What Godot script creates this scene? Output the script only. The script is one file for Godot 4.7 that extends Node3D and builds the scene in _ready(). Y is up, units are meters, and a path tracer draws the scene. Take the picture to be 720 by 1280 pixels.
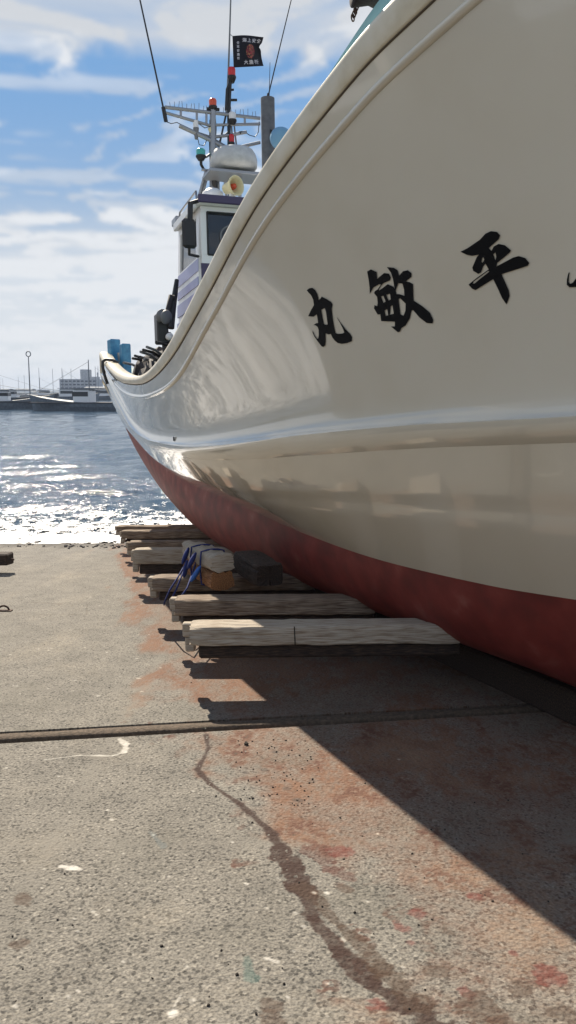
extends Node3D
# A fishing boat hauled out on a concrete slipway, seen from under its bow towards the sea.
# World: the camera stands at x = 0, z = 0; the slipway falls towards -z by SLOPE.

const SLOPE := 0.07
const WATER := -0.91
const FOCAL := 1024.0
const PITCH := 8.4
const EYE := Vector3(0, 1.5, 0)
var boat_frame := Transform3D()
var M := {}
var rng := RandomNumberGenerator.new()
var used := {}
func stain_v(z: float) -> float: return log(minf(z, SZ1) / SZ0) / log(SZ1 / SZ0)      # rows of the stain map lie closer together up the slip
func stain_z(v: float) -> float: return SZ0 * pow(SZ1 / SZ0, v)

func _ready():
	rng.seed = 71
	# ---- camera
	var cam := Camera3D.new(); cam.name = "camera"; add_child(cam)
	cam.position = EYE; cam.rotation_degrees = Vector3(-PITCH, 0, 0)
	cam.fov = rad_to_deg(2.0 * atan(640.0 / FOCAL)); cam.near = 0.05; cam.far = 3000.0; cam.current = true
	# ---- sky, exposure
	var env := Environment.new()
	env.background_mode = Environment.BG_SKY
	env.tonemap_mode = Environment.TONE_MAPPER_LINEAR
	env.tonemap_exposure = 1.7
	env.sdfgi_enabled = true; env.ssao_enabled = true; env.ssil_enabled = true
	var sky := Sky.new(); var pan := PanoramaSkyMaterial.new()
	pan.panorama = make_sky(); pan.energy_multiplier = 0.58
	sky.sky_material = pan; env.sky = sky
	env.fog_enabled = true; env.fog_density = 0.0004; env.fog_light_color = Color(0.80, 0.88, 1.0)
	var we := WorldEnvironment.new(); we.name = "environment"; we.environment = env; add_child(we)
	# ---- sun
	var sun := DirectionalLight3D.new(); sun.name = "sun"; add_child(sun)
	sun.light_energy = 1.6; sun.light_angular_distance = 0.53; sun.light_color = Color(1.0, 0.95, 0.87); sun.shadow_enabled = true
	var az := deg_to_rad(22.0); var el := deg_to_rad(41.5)
	var to_sun := Vector3(-sin(az) * cos(el), sin(el), -cos(az) * cos(el))
	sun.look_at_from_position(to_sun * 50.0, Vector3.ZERO, Vector3.UP)
	# ---- frame of the boat: x starboard, y up, z aft
	var psi := deg_to_rad(20.0)
	var fw := Vector3(sin(psi), SLOPE * cos(psi), cos(psi)).normalized()
	var sb := Vector3(-cos(psi), 0, sin(psi))
	boat_frame = Transform3D(Basis(sb, (-fw).cross(sb), -fw), Vector3(0.58, -0.5, -7.15))
	make_materials()
	build_slipway()
	build_added_wall()
	build_sea()
	build_far_shore()
	build_boat()
	build_sleepers()
	build_small_things()
	build_added_boat()

# ------------------------------------------------------------------ helpers
func ray(px: float, py: float) -> Vector3:
	var v := Vector3((px - 360.0) / FOCAL, -(py - 640.0) / FOCAL, -1.0)
	return v.rotated(Vector3.RIGHT, -deg_to_rad(PITCH))
func ground_at(px: float, py: float, h := 0.0) -> Vector3:      # the point of the slipway (or a level h above it) in that direction
	var r := ray(px, py); var t := (h - EYE.y) / (r.y - SLOPE * r.z)
	return EYE + r * t
func on_boat(px: float, py: float, z: float) -> Vector3:          # the point of the boat's cross-section z metres aft, in boat axes
	var inv := boat_frame.affine_inverse()
	var o := inv * EYE; var d := inv.basis * ray(px, py)
	return o + d * ((z - o.z) / d.z)
func slip(x: float, z: float, h := 0.0) -> Vector3: return Vector3(x, SLOPE * z + h, z)

func meta(o: Node, label := "", category := "", group := "", kind := ""):
	if label != "": o.set_meta("label", label)
	if category != "": o.set_meta("category", category)
	if group != "": o.set_meta("group", group)
	if kind != "": o.set_meta("kind", kind)
func numbered(n: String) -> String:
	used[n] = used.get(n, -1) + 1
	return n if used[n] == 0 else "%s_%03d" % [n, used[n]]
func thing(n: String, label: String, category: String, xf := Transform3D(), group := "") -> Node3D:
	var o := Node3D.new(); o.name = numbered(n); add_child(o); o.transform = xf
	meta(o, label, category, group); return o
func stool() -> SurfaceTool:
	var st := SurfaceTool.new(); st.begin(Mesh.PRIMITIVE_TRIANGLES); st.set_smooth_group(0); return st
func put(st: SurfaceTool, n: String, m: Material, parent: Node = self, normals := true) -> MeshInstance3D:
	if normals: st.generate_normals()
	var o := MeshInstance3D.new(); o.name = numbered(n) if parent == self else n
	o.mesh = st.commit(); o.material_override = m; parent.add_child(o, true); return o
func tri(st: SurfaceTool, a: Vector3, b: Vector3, c: Vector3):
	st.add_vertex(a); st.add_vertex(b); st.add_vertex(c)
func quad(st: SurfaceTool, a: Vector3, b: Vector3, c: Vector3, d: Vector3):
	tri(st, a, b, c); tri(st, a, c, d)
func grid(st: SurfaceTool, rows: Array, closed := false, smooth := 0):   # rows of points joined into a sheet
	st.set_smooth_group(smooth)
	for i in rows.size() - 1:
		var a = rows[i]; var b = rows[i + 1]
		var n: int = a.size()
		for j in (n if closed else n - 1):
			var k := (j + 1) % n
			quad(st, a[j], a[k], b[k], b[j])
func box(st: SurfaceTool, c: Vector3, s: Vector3, bas := Basis(), ch := -1.0, wob := 0.0):   # a chamfered box
	var h := s * 0.5
	var k: float = ch if ch >= 0.0 else minf(minf(s.x, s.y), s.z) * 0.12
	st.set_smooth_group(-1)
	var pts := {}
	for sx in [-1, 1]: for sy in [-1, 1]: for sz in [-1, 1]:
		var j := Vector3(rng.randf_range(-wob, wob), rng.randf_range(-wob, wob), rng.randf_range(-wob, wob)) if wob > 0.0 else Vector3.ZERO
		for ax in 3:
			var p := Vector3(sx * h.x, sy * h.y, sz * h.z)
			for o in 3:
				if o != ax: p[o] -= signf(p[o]) * k
			pts[[sx, sy, sz, ax]] = c + bas * (p + j)
	for ax in 3:
		var u := (ax + 1) % 3; var v := (ax + 2) % 3
		for s1 in [-1, 1]:
			var q := []
			for e in [[-1, -1], [1, -1], [1, 1], [-1, 1]]:
				var g := [0, 0, 0]; g[ax] = s1; g[u] = e[0]; g[v] = e[1]
				q.append(pts[[g[0], g[1], g[2], ax]])
			if s1 > 0: q.reverse()
			quad(st, q[0], q[1], q[2], q[3])
	if k > 0.0:
		for ax in 3:                                            # edges along ax
			var u := (ax + 1) % 3; var v := (ax + 2) % 3
			for e in [[-1, -1], [1, -1], [1, 1], [-1, 1]]:
				var g := [0, 0, 0]; g[u] = e[0]; g[v] = e[1]
				var lo := g.duplicate(); lo[ax] = -1; var hi := g.duplicate(); hi[ax] = 1
				var q := [pts[[lo[0], lo[1], lo[2], u]], pts[[hi[0], hi[1], hi[2], u]], pts[[hi[0], hi[1], hi[2], v]], pts[[lo[0], lo[1], lo[2], v]]]
				if e[0] * e[1] < 0: q.reverse()
				quad(st, q[0], q[1], q[2], q[3])
		for sx in [-1, 1]: for sy in [-1, 1]: for sz in [-1, 1]:
			var q := [pts[[sx, sy, sz, 0]], pts[[sx, sy, sz, 1]], pts[[sx, sy, sz, 2]]]
			if sx * sy * sz > 0: q.reverse()
			tri(st, q[0], q[1], q[2])
	st.set_smooth_group(0)
func rough_timber(st: SurfaceTool, c: Vector3, s: Vector3, seed_: int):   # a worn squared timber along x: crushed edges, chipped ends, shallow checks
	var n := noise(seed_, 9.0, 3); var long := noise(seed_ + 7, 2.2, 2); var chk := noise(seed_ + 3, 30.0, 2)
	var rows := []; var m := int(s.x / 0.02)
	var ring := []
	for side_ in 4:
		for q in 9:
			var u := q / 9.0 * 2.0 - 1.0
			ring.append([Vector2(u, 1), Vector2(1, -u), Vector2(-u, -1), Vector2(-1, u)][side_])
	for i in m + 1:
		var x := s.x * i / m; var row := []
		var fray := maxf(0.0, 1.0 - minf(x, s.x - x) / 0.05)
		for p in ring:
			var y: float = p.x * s.z * 0.5; var z: float = p.y * s.y * 0.5          # y across, z up
			var corner := pow(absf(p.x * p.y), 6.0)
			var worn := corner * (0.008 + 0.014 * maxf(0.0, long.get_noise_3d(x * 2.0, p.x * 3.0, p.y * 3.0) + 0.2)) + fray * (0.006 + 0.02 * maxf(0.0, n.get_noise_3d(x, y * 4.0, z * 4.0)))
			var grain := n.get_noise_3d(x * 0.35, y * 3.0, z * 3.0) * 0.005 - maxf(0.0, chk.get_noise_3d(x * 0.06, y, z) - 0.22) * 0.03
			var d := Vector2(y, z).normalized() * (grain - worn)
			row.append(c + Vector3(x + (n.get_noise_3d(9.0, y * 5.0, z * 5.0) * 0.014 if i == 0 or i == m else 0.0), z + d.y, y + d.x))
		rows.append(row)
	grid(st, rows, true, -1)
	for e in [0, m]:
		for j in ring.size():
			var a: Vector3 = rows[e][j]; var b: Vector3 = rows[e][(j + 1) % ring.size()]; var o := Vector3(c.x + (0.0 if e == 0 else s.x), c.y, c.z)
			if e == 0: tri(st, o, b, a)
			else: tri(st, o, a, b)
func tube(st: SurfaceTool, pts: Array, r0: float, r1 := -1.0, seg := 8, caps := true):   # a round bar along points
	if r1 < 0.0: r1 = r0
	var rows := []; var n := pts.size(); var side := Vector3.ZERO
	for i in n:
		var d: Vector3 = (pts[mini(i + 1, n - 1)] - pts[maxi(i - 1, 0)]).normalized()
		if i == 0: side = d.cross(Vector3.UP if absf(d.y) < 0.9 else Vector3.RIGHT).normalized()
		side = (side - d * side.dot(d)).normalized()
		var up := d.cross(side); var r := lerpf(r0, r1, float(i) / maxf(n - 1, 1)); var row := []
		for k in seg:
			var a := TAU * k / seg
			row.append(pts[i] + (side * cos(a) + up * sin(a)) * r)
		rows.append(row)
	grid(st, rows, true)
	if caps:
		st.set_smooth_group(-1)
		for k in seg:
			tri(st, pts[0], rows[0][(k + 1) % seg], rows[0][k]); tri(st, pts[n - 1], rows[n - 1][k], rows[n - 1][(k + 1) % seg])
		st.set_smooth_group(0)
func lathe(st: SurfaceTool, prof: Array, at := Transform3D(), seg := 20):   # profile of Vector2(radius, height)
	var rows := []
	for p in prof:
		var row := []
		for k in seg:
			var a := TAU * k / seg
			row.append(at * Vector3(cos(a) * p.x, p.y, -sin(a) * p.x))
		rows.append(row)
	rows.reverse()
	grid(st, rows, true)
func spline(zs: Array, vs: Array, z: float) -> float:          # zs falling; smooth through the points
	var n := zs.size()
	if z >= zs[0]: return vs[0]
	if z <= zs[n - 1]: return vs[n - 1]
	var i := 0
	while z < zs[i + 1]: i += 1
	var h: float = zs[i + 1] - zs[i]; var t: float = (z - zs[i]) / h
	var d := func(k):
		var a := maxi(k - 1, 0); var b := mini(k + 1, n - 1)
		return (vs[b] - vs[a]) / (zs[b] - zs[a])
	var m0: float = d.call(i) * h; var m1: float = d.call(i + 1) * h
	var t2 := t * t; var t3 := t2 * t
	return vs[i] * (2 * t3 - 3 * t2 + 1) + m0 * (t3 - 2 * t2 + t) + vs[i + 1] * (-2 * t3 + 3 * t2) + m1 * (t3 - t2)
func srgb(r: float, g: float, b: float) -> Color: return Color(r / 255.0, g / 255.0, b / 255.0)
func sm(a: float, b: float, x: float) -> float: return smoothstep(a, b, x)

# ------------------------------------------------------------------ textures and materials
func noise(seed_: int, freq: float, oct := 4, type := FastNoiseLite.TYPE_SIMPLEX_SMOOTH) -> FastNoiseLite:
	var n := FastNoiseLite.new(); n.seed = seed_; n.frequency = freq; n.noise_type = type
	n.fractal_type = FastNoiseLite.FRACTAL_FBM if oct > 1 else FastNoiseLite.FRACTAL_NONE
	n.fractal_octaves = oct; return n
func bytes(n: FastNoiseLite, w: int, h: int, seamless := true) -> PackedByteArray:
	var im := n.get_seamless_image(w, h) if seamless else n.get_image(w, h)
	im.convert(Image.FORMAT_L8); return im.get_data()
func ramp_tex(n: FastNoiseLite, size: int, cols: Array, offs: Array) -> NoiseTexture2D:
	var t := NoiseTexture2D.new(); t.width = size; t.height = size; t.seamless = true; t.noise = n
	var g := Gradient.new(); g.offsets = PackedFloat32Array(offs); g.colors = PackedColorArray(cols); t.color_ramp = g; return t
func grey_tex(n: FastNoiseLite, size: int) -> NoiseTexture2D:
	var t := NoiseTexture2D.new(); t.width = size; t.height = size; t.seamless = true; t.noise = n; return t
func mat(col: Color, rough := 0.6, metal := 0.0) -> StandardMaterial3D:
	var m := StandardMaterial3D.new(); m.albedo_color = col; m.roughness = rough; m.metallic = metal
	m.cull_mode = BaseMaterial3D.CULL_DISABLED; return m
func mottled(cols: Array, offs: Array, freq: float, scale: Vector3, rough := 0.6, relief := 0.0, seed_ := 1) -> StandardMaterial3D:
	var m := mat(Color.WHITE, rough)
	m.albedo_texture = ramp_tex(noise(seed_, freq, 5), 512, cols, offs)
	m.uv1_triplanar = true; m.uv1_scale = scale
	if relief > 0.0:
		m.heightmap_enabled = true; m.heightmap_texture = grey_tex(noise(seed_ + 9, freq * 1.7, 4), 512); m.heightmap_scale = relief
	return m

func make_materials():
	M.gel = mottled([srgb(203, 195, 176), srgb(209, 202, 185), srgb(212, 206, 190)], [0.0, 0.45, 1.0], 0.006, Vector3(0.35, 0.35, 0.35), 0.16, 0.0, 3)
	M.gel.clearcoat_enabled = true; M.gel.clearcoat = 1.0; M.gel.clearcoat_roughness = 0.04
	M.gel.heightmap_enabled = true; M.gel.heightmap_texture = grey_tex(noise(44, 0.004, 2), 512); M.gel.heightmap_scale = 0.35
	M.rail = mottled([srgb(192, 180, 152), srgb(212, 203, 180), srgb(218, 211, 194)], [0.0, 0.5, 1.0], 0.012, Vector3(0.8, 0.8, 0.8), 0.3, 0.05, 5)
	M.red = mottled([srgb(92, 32, 28), srgb(114, 40, 35), srgb(126, 52, 45), srgb(146, 88, 78)], [0.15, 0.45, 0.7, 0.95], 0.012, Vector3(1.2, 0.5, 0.5), 0.62, 0.12, 7)
	M.ink = mat(srgb(13, 12, 14), 0.6); M.ink.metallic_specular = 0.25
	M.white = mat(srgb(226, 226, 226), 0.3)
	M.lilac = mat(srgb(142, 144, 184), 0.35)
	M.violet = mat(srgb(62, 52, 84), 0.35)
	M.teal = mottled([srgb(128, 178, 182), srgb(148, 196, 198)], [0.2, 0.8], 0.01, Vector3.ONE, 0.4, 0.0, 11)
	M.blue = mottled([srgb(38, 108, 150), srgb(62, 136, 176)], [0.2, 0.8], 0.02, Vector3.ONE, 0.5, 0.0, 12)
	M.black = mat(srgb(26, 26, 28), 0.45)
	M.steel = mat(srgb(150, 152, 156), 0.35, 0.7)
	M.grey = mat(srgb(110, 112, 116), 0.5)
	M.stack = mottled([srgb(84, 86, 90), srgb(104, 106, 110)], [0.2, 0.8], 0.02, Vector3.ONE, 0.6, 0.0, 14)
	M.redlamp = mat(srgb(196, 34, 40), 0.2)
	M.orange = mat(srgb(206, 78, 44), 0.25)
	M.green = mat(srgb(70, 168, 160), 0.2)
	M.cream = mat(srgb(216, 206, 160), 0.45)
	M.glass = mat(Color(0.08, 0.10, 0.16, 0.45), 0.04); M.glass.transparency = BaseMaterial3D.TRANSPARENCY_ALPHA
	M.dark = mat(srgb(44, 42, 46), 0.8)
	M.deck = mottled([srgb(120, 140, 140), srgb(150, 166, 162)], [0.2, 0.8], 0.02, Vector3.ONE, 0.8, 0.05, 15)
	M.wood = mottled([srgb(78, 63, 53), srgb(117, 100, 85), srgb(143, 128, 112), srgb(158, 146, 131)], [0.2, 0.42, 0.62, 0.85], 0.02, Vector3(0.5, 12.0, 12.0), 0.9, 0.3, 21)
	M.bleached = mottled([srgb(128, 112, 95), srgb(167, 156, 141), srgb(185, 177, 165)], [0.22, 0.45, 0.8], 0.02, Vector3(0.5, 12.0, 12.0), 0.92, 0.3, 23)
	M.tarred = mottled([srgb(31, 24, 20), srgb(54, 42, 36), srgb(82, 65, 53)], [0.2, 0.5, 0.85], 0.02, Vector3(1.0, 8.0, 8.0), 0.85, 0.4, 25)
	M.logwood = mottled([srgb(94, 56, 31), srgb(136, 90, 53), srgb(162, 124, 85)], [0.25, 0.5, 0.8], 0.02, Vector3(9.0, 9.0, 0.8), 0.9, 0.3, 27)
	M.rope = mat(srgb(30, 44, 104), 0.85)
	M.ropegrey = mat(srgb(70, 68, 72), 0.9)
	M.bluepad = mat(srgb(40, 92, 170), 0.6)
	M.floatblue = mat(srgb(112, 158, 190), 0.5)
	M.dome = mottled([srgb(176, 178, 178), srgb(200, 201, 200)], [0.2, 0.8], 0.02, Vector3.ONE, 0.4, 0.0, 33)
	M.sealant = mat(srgb(84, 72, 56), 0.8)
	M.iron = mottled([srgb(58, 40, 32), srgb(92, 66, 52)], [0.3, 0.8], 0.03, Vector3.ONE * 3.0, 0.85, 0.3, 29)
	M.joint = mottled([srgb(71, 61, 51), srgb(102, 88, 75)], [0.3, 0.8], 0.03, Vector3.ONE * 2.0, 0.95, 0.4, 31)
	M.crack = mat(srgb(40, 34, 29), 0.95)

func make_sky() -> ImageTexture:
	var w := 2048; var h := 1024
	var im := Image.create(w, h, false, Image.FORMAT_RGBF)
	var big := noise(101, 1.15, 6); var wisp := noise(202, 3.0, 6); var warp := noise(303, 1.6, 2)
	var zen := Color(0.055, 0.145, 0.36); var mid := Color(0.21, 0.41, 0.72); var hor := Color(0.62, 0.69, 0.74)
	for y in h:
		var e := PI * (0.5 - (y + 0.5) / h)
		if e < 0.0:
			for x in w: im.set_pixel(x, y, Color(0.16, 0.18, 0.19))
			continue
		var ed := rad_to_deg(e); var ce := cos(e); var se := sin(e)
		var base := mid.lerp(zen, sm(18.0, 75.0, ed)).lerp(hor, pow(1.0 - sm(0.0, 22.0, ed), 1.3))
		# a cloud deck at a fixed height: the direction meets it farther off near the horizon
		var inv := 1.0 / (se + 0.10)
		var veil := 0.92 * (1.0 - sm(5.0, 14.0, ed)); var upper := sm(19.0, 22.5, ed) * (1.0 - sm(30.0, 55.0, ed))
		var gap := sm(11.0, 15.0, ed) * (1.0 - sm(18.5, 22.0, ed))
		for x in w:
			var a := TAU * (x + 0.5) / w
			var px := -sin(a) * ce * inv; var pz := cos(a) * ce * inv
			var q := warp.get_noise_2d(px * 0.9, pz * 0.9) * 0.35
			var c1 := big.get_noise_3d(px * 0.55 + q, pz * 1.25, 2.3)
			var c2 := wisp.get_noise_3d(px * 0.5 + q * 1.5, pz * 1.7 - q, 9.0)
			var dens := sm(-0.08, 0.26, c1 + c2 * 0.25 + 0.02 + 0.62 * upper - 0.26 * gap)
			var thin := sm(0.0, 0.34, c2 + 0.05) * 0.66
			var d := clampf(dens * (0.80 + 0.6 * c2) + thin * 0.75 + veil * (0.85 + 0.5 * c1), 0.0, 1.0)
			var lit := lerpf(0.80 + 0.20 * sm(-0.1, 0.4, c1 + c2 * 0.6), 0.97, minf(veil * 1.3, 1.0))
			im.set_pixel(x, y, base.lerp(Color(0.86, 0.885, 0.92) * lit, d * 0.94))
	return ImageTexture.create_from_image(im)

# ------------------------------------------------------------------ slipway
const SX0 := -4.8
const SX1 := 1.9
const SZ0 := -13.4
const SZ1 := -1.0
func concrete_tile() -> ImageTexture:
	var s := 1024
	var fine := bytes(noise(5, 0.16, 3), s, s); var coarse := bytes(noise(6, 0.006, 4), s, s)
	var cn := noise(8, 0.16, 1, FastNoiseLite.TYPE_CELLULAR); cn.cellular_return_type = FastNoiseLite.RETURN_DISTANCE
	var peb := bytes(cn, s, s)
	var cv := noise(8, 0.16, 1, FastNoiseLite.TYPE_CELLULAR); cv.cellular_return_type = FastNoiseLite.RETURN_CELL_VALUE
	var val := bytes(cv, s, s)
	var out := PackedByteArray(); out.resize(s * s * 3)
	for i in s * s:
		var f := fine[i] / 255.0; var c := coarse[i] / 255.0; var p := peb[i] / 255.0; var v := val[i] / 255.0
		var k := 0.82 + 0.26 * (f - 0.5) + 0.14 * (c - 0.5)
		if v > 0.88 and p < 0.45: k += 0.30 * (v - 0.5)
		elif v < 0.20 and p < 0.5: k -= 0.30 * (1.0 - v)
		if f < 0.36: k -= 0.10
		out[i * 3] = int(clampf(138.0 * k, 0, 255)); out[i * 3 + 1] = int(clampf(133.0 * k, 0, 255)); out[i * 3 + 2] = int(clampf(124.0 * k, 0, 255))
	return ImageTexture.create_from_image(Image.create_from_data(s, s, false, Image.FORMAT_RGB8, out))

var sw := 1536
var sh := 1536
var sd := PackedByteArray()
var n_a := PackedByteArray()
var n_b := PackedByteArray()
func over(i: int, col: Color, a: float):                       # lays colour over pixel i of the stain map
	if a <= 0.003: return
	var o := i * 4; var a0 := sd[o + 3] / 255.0; var t := a + a0 * (1.0 - a)
	var k1 := 255.0 * a / t; var k2 := a0 * (1.0 - a) / t
	sd[o] = int(col.r * k1 + sd[o] * k2); sd[o + 1] = int(col.g * k1 + sd[o + 1] * k2); sd[o + 2] = int(col.b * k1 + sd[o + 2] * k2)
	sd[o + 3] = int(255.0 * t)
func trail(pts: Array, wid: Array, col: Color, alpha: float, rag := 0.6):   # a stain along ground points
	for k in pts.size() - 1:
		var a: Vector3 = pts[k]; var b: Vector3 = pts[k + 1]
		var wa: float = wid[k]; var wb: float = wid[k + 1]; var r := maxf(wa, wb) * 1.8 + 0.02
		var x0 := clampi(int((minf(a.x, b.x) - r - SX0) / (SX1 - SX0) * sw), 0, sw - 1); var x1 := clampi(int((maxf(a.x, b.x) + r - SX0) / (SX1 - SX0) * sw), 0, sw - 1)
		var y0 := clampi(int(stain_v(minf(a.z, b.z) - r) * sh), 0, sh - 1); var y1 := clampi(int(stain_v(maxf(a.z, b.z) + r) * sh), 0, sh - 1)
		var A := Vector2(a.x, a.z); var D := Vector2(b.x, b.z) - A; var L := maxf(D.length_squared(), 1e-6)
		for y in range(y0, y1 + 1): for x in range(x0, x1 + 1):
			var P := Vector2(SX0 + (x + 0.5) / sw * (SX1 - SX0), stain_z((y + 0.5) / sh)) - A
			var t := clampf(P.dot(D) / L, 0.0, 1.0); var d := (P - D * t).length()
			var i := y * sw + x
			var w := lerpf(wa, wb, t) * (1.0 + rag * ((n_a[i] / 255.0 - 0.5) * 2.2 + (n_b[i] / 255.0 - 0.5) * 1.0))
			if d < w + 0.006: over(i, col, alpha * (1.0 - sm(w - 0.006, w + 0.006, d)) * (0.86 + 0.4 * (n_b[i] / 255.0 - 0.4)))
func spot(px: float, py: float, r: float, col: Color, alpha: float, rag := 0.9):
	var p := ground_at(px, py); trail([p, p + Vector3(0.004, 0, 0.004)], [r, r], col, alpha, rag)
func pixels_on_ground(l: Array) -> Array:
	var o := []
	for p in l: o.append(ground_at(p[0], p[1]))
	return o
func stain_map() -> ImageTexture:
	sd.resize(sw * sh * 4); sd.fill(0)
	n_a = bytes(noise(61, 0.02, 4), sw, sh); n_b = bytes(noise(62, 0.09, 3), sw, sh)
	var n_c := bytes(noise(63, 0.0055, 4), sw, sh)
	var rust := srgb(108, 69, 45); var brown := srgb(46, 24, 15); var paint := srgb(99, 44, 37); var white := srgb(190, 186, 178)
	for y in sh:
		var z := stain_z((y + 0.5) / sh)
		var ends := -0.61 - 0.264 * (-z - 4.6)                # the line of the timbers' ends
		var edge := ends - 0.12 if z < -4.2 else lerpf(-0.52, 0.30, sm(-4.2, -2.0, z))
		var near := 1.0 - 0.55 * sm(-3.4, -2.2, z)
		var tide := z < -11.0
		for x in sw:
			var i := y * sw + x
			var a := n_a[i] / 255.0; var b := n_b[i] / 255.0; var c := n_c[i] / 255.0
			var d := SX0 + (x + 0.5) / sw * (SX1 - SX0) - edge + (c - 0.5) * 0.8 + (a - 0.5) * 0.30
			if d > -0.05 and z < -1.2:
				var m := smoothstep(-0.05, 0.25, d) * (0.62 + 0.75 * smoothstep(0.40, 0.70, a * 0.45 + c * 0.55)) * near
				over(i, rust, clampf(m * (0.55 + 0.7 * (b - 0.45)), 0.0, 0.8))
				if z > -4.3 and a > 0.60 and b > 0.44: over(i, srgb(77, 44, 32), (a - 0.60) * 3.0)
			if b > 0.70 and a > 0.5: over(i, srgb(71, 64, 54), (b - 0.70) * 3.0)
			if c < 0.40: over(i, srgb(94, 91, 82), (0.40 - c) * 1.6 * (0.4 + a))
			elif c > 0.60: over(i, srgb(160, 150, 133), (c - 0.60) * 1.2 * b)
			if tide:
				var wet := sm(-12.15, -12.75, z + (a - 0.5) * 0.8 + (c - 0.5) * 0.5)
				if wet > 0.0: over(i, srgb(60, 55, 50), wet * 0.72)
	# the wet trail that runs down from under the boat
	trail(pixels_on_ground([[257, 918], [261, 935], [247, 962], [262, 980], [300, 1005], [334, 1036], [350, 1058]]), [0.013, 0.011, 0.013, 0.012, 0.014, 0.016, 0.026], brown, 1.0, 0.5)
	trail(pixels_on_ground([[350, 1058], [366, 1085], [378, 1110]]), [0.04, 0.05, 0.045], brown, 0.98)
	trail(pixels_on_ground([[376, 1105], [392, 1148], [425, 1190], [470, 1235], [545, 1285]]), [0.035, 0.022, 0.026, 0.03, 0.045], brown, 0.92, 0.8)
	trail(pixels_on_ground([[378, 1108], [425, 1158], [480, 1210], [520, 1262]]), [0.03, 0.014, 0.026, 0.04], srgb(62, 44, 30), 0.66, 0.9)
	trail(pixels_on_ground([[385, 1060], [410, 1085], [438, 1098]]), [0.05, 0.05, 0.02], srgb(77, 40, 30), 0.5, 1.0)
	for s in [[500, 1160, 0.026], [520, 1143, 0.02], [512, 1178, 0.012], [686, 1218, 0.035], [470, 1250, 0.03], [580, 1240, 0.02], [430, 1065, 0.04], [640, 1190, 0.015], [590, 1120, 0.018]]:
		spot(s[0], s[1], s[2], paint, 0.62)
	for s in [[560, 1165, 0.02], [600, 1255, 0.05], [650, 1240, 0.035], [430, 1110, 0.02], [340, 1255, 0.022], [338, 1275, 0.024], [28, 1126, 0.026], [24, 1120, 0.018], [20, 1180, 0.02], [700, 1265, 0.04], [545, 1215, 0.03]]:
		spot(s[0], s[1], s[2], srgb(71, 55, 44), 0.66)
	for s in [[306, 965, 0.02], [330, 962, 0.016], [358, 985, 0.018], [345, 940, 0.02], [372, 1000, 0.02], [315, 985, 0.012]]: spot(s[0], s[1], s[2], srgb(59, 52, 50), 0.5)
	trail(pixels_on_ground([[309, 1198], [313, 1222]]), [0.012, 0.016], srgb(60, 92, 87), 0.5, 1.0)
	trail(pixels_on_ground([[188, 1040], [203, 1058]]), [0.014, 0.014], srgb(84, 97, 102), 0.4, 1.0)
	trail(pixels_on_ground([[150, 924], [157, 931], [155, 940], [140, 945], [100, 944], [55, 950]]), [0.012, 0.02, 0.018, 0.008, 0.006, 0.004], white, 0.75, 1.0)
	trail(pixels_on_ground([[76, 1083], [90, 1085], [101, 1087]]), [0.006, 0.012, 0.005], white, 0.95, 1.0)
	trail(pixels_on_ground([[215, 1268], [217, 1266]]), [0.012, 0.01], white, 0.95, 1.0)
	trail(pixels_on_ground([[218, 1258], [226, 1244]]), [0.002, 0.002], white, 0.7, 1.0)
	trail(pixels_on_ground([[332, 1198], [346, 1202]]), [0.006, 0.008], white, 0.7, 1.0)
	for k in 60: spot(rng.randf_range(5, 560), rng.randf_range(945, 1275), rng.randf_range(0.002, 0.006), white, rng.randf_range(0.5, 0.95))
	for k in 50: spot(rng.randf_range(0, 240), rng.randf_range(700, 900), rng.randf_range(0.004, 0.014), white, rng.randf_range(0.3, 0.8))
	trail(pixels_on_ground([[40, 753], [75, 755]]), [0.012, 0.02], srgb(81, 71, 59), 0.55, 0.9)
	trail(pixels_on_ground([[0, 767], [60, 768], [108, 768], [109, 755]]), [0.008, 0.01, 0.008, 0.006], srgb(77, 67, 55), 0.5, 1.0)
	return ImageTexture.create_from_image(Image.create_from_data(sw, sh, false, Image.FORMAT_RGBA8, sd))

func slab_sheet(poly_z0: Callable, poly_z1: Callable, xs: Array, zsteps: int, edge_front: bool, edge_back: bool) -> SurfaceTool:
	var st := stool(); st.set_smooth_group(-1)
	var f := func(x: float, z: float, h: float):
		st.set_uv(Vector2(x, z) * 0.5)
		st.set_uv2(Vector2(clampf((x - SX0) / (SX1 - SX0), 0.001, 0.999), clampf(stain_v(z), 0.001, 0.999)))
		st.add_vertex(slip(x, z, h))
	for i in xs.size() - 1:
		for k in zsteps:
			var za: float = lerpf(poly_z0.call(xs[i]), poly_z1.call(xs[i]), float(k) / zsteps); var zb: float = lerpf(poly_z0.call(xs[i]), poly_z1.call(xs[i]), float(k + 1) / zsteps)
			var zc: float = lerpf(poly_z0.call(xs[i + 1]), poly_z1.call(xs[i + 1]), float(k) / zsteps); var zd: float = lerpf(poly_z0.call(xs[i + 1]), poly_z1.call(xs[i + 1]), float(k + 1) / zsteps)
			for v in [[xs[i], zb], [xs[i], za], [xs[i + 1], zc], [xs[i], zb], [xs[i + 1], zc], [xs[i + 1], zd]]: f.call(v[0], v[1], 0.0)
			if (edge_front and k == zsteps - 1):
				for v in [[xs[i], zb, 0.0], [xs[i + 1], zd, 0.0], [xs[i + 1], zd, -0.08], [xs[i], zb, 0.0], [xs[i + 1], zd, -0.08], [xs[i], zb, -0.08]]: f.call(v[0], v[1], v[2])
			if (edge_back and k == 0):
				for v in [[xs[i], za, 0.0], [xs[i], za, -0.08], [xs[i + 1], zc, -0.08], [xs[i], za, 0.0], [xs[i + 1], zc, -0.08], [xs[i + 1], zc, 0.0]]: f.call(v[0], v[1], v[2])
	return st
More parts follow.
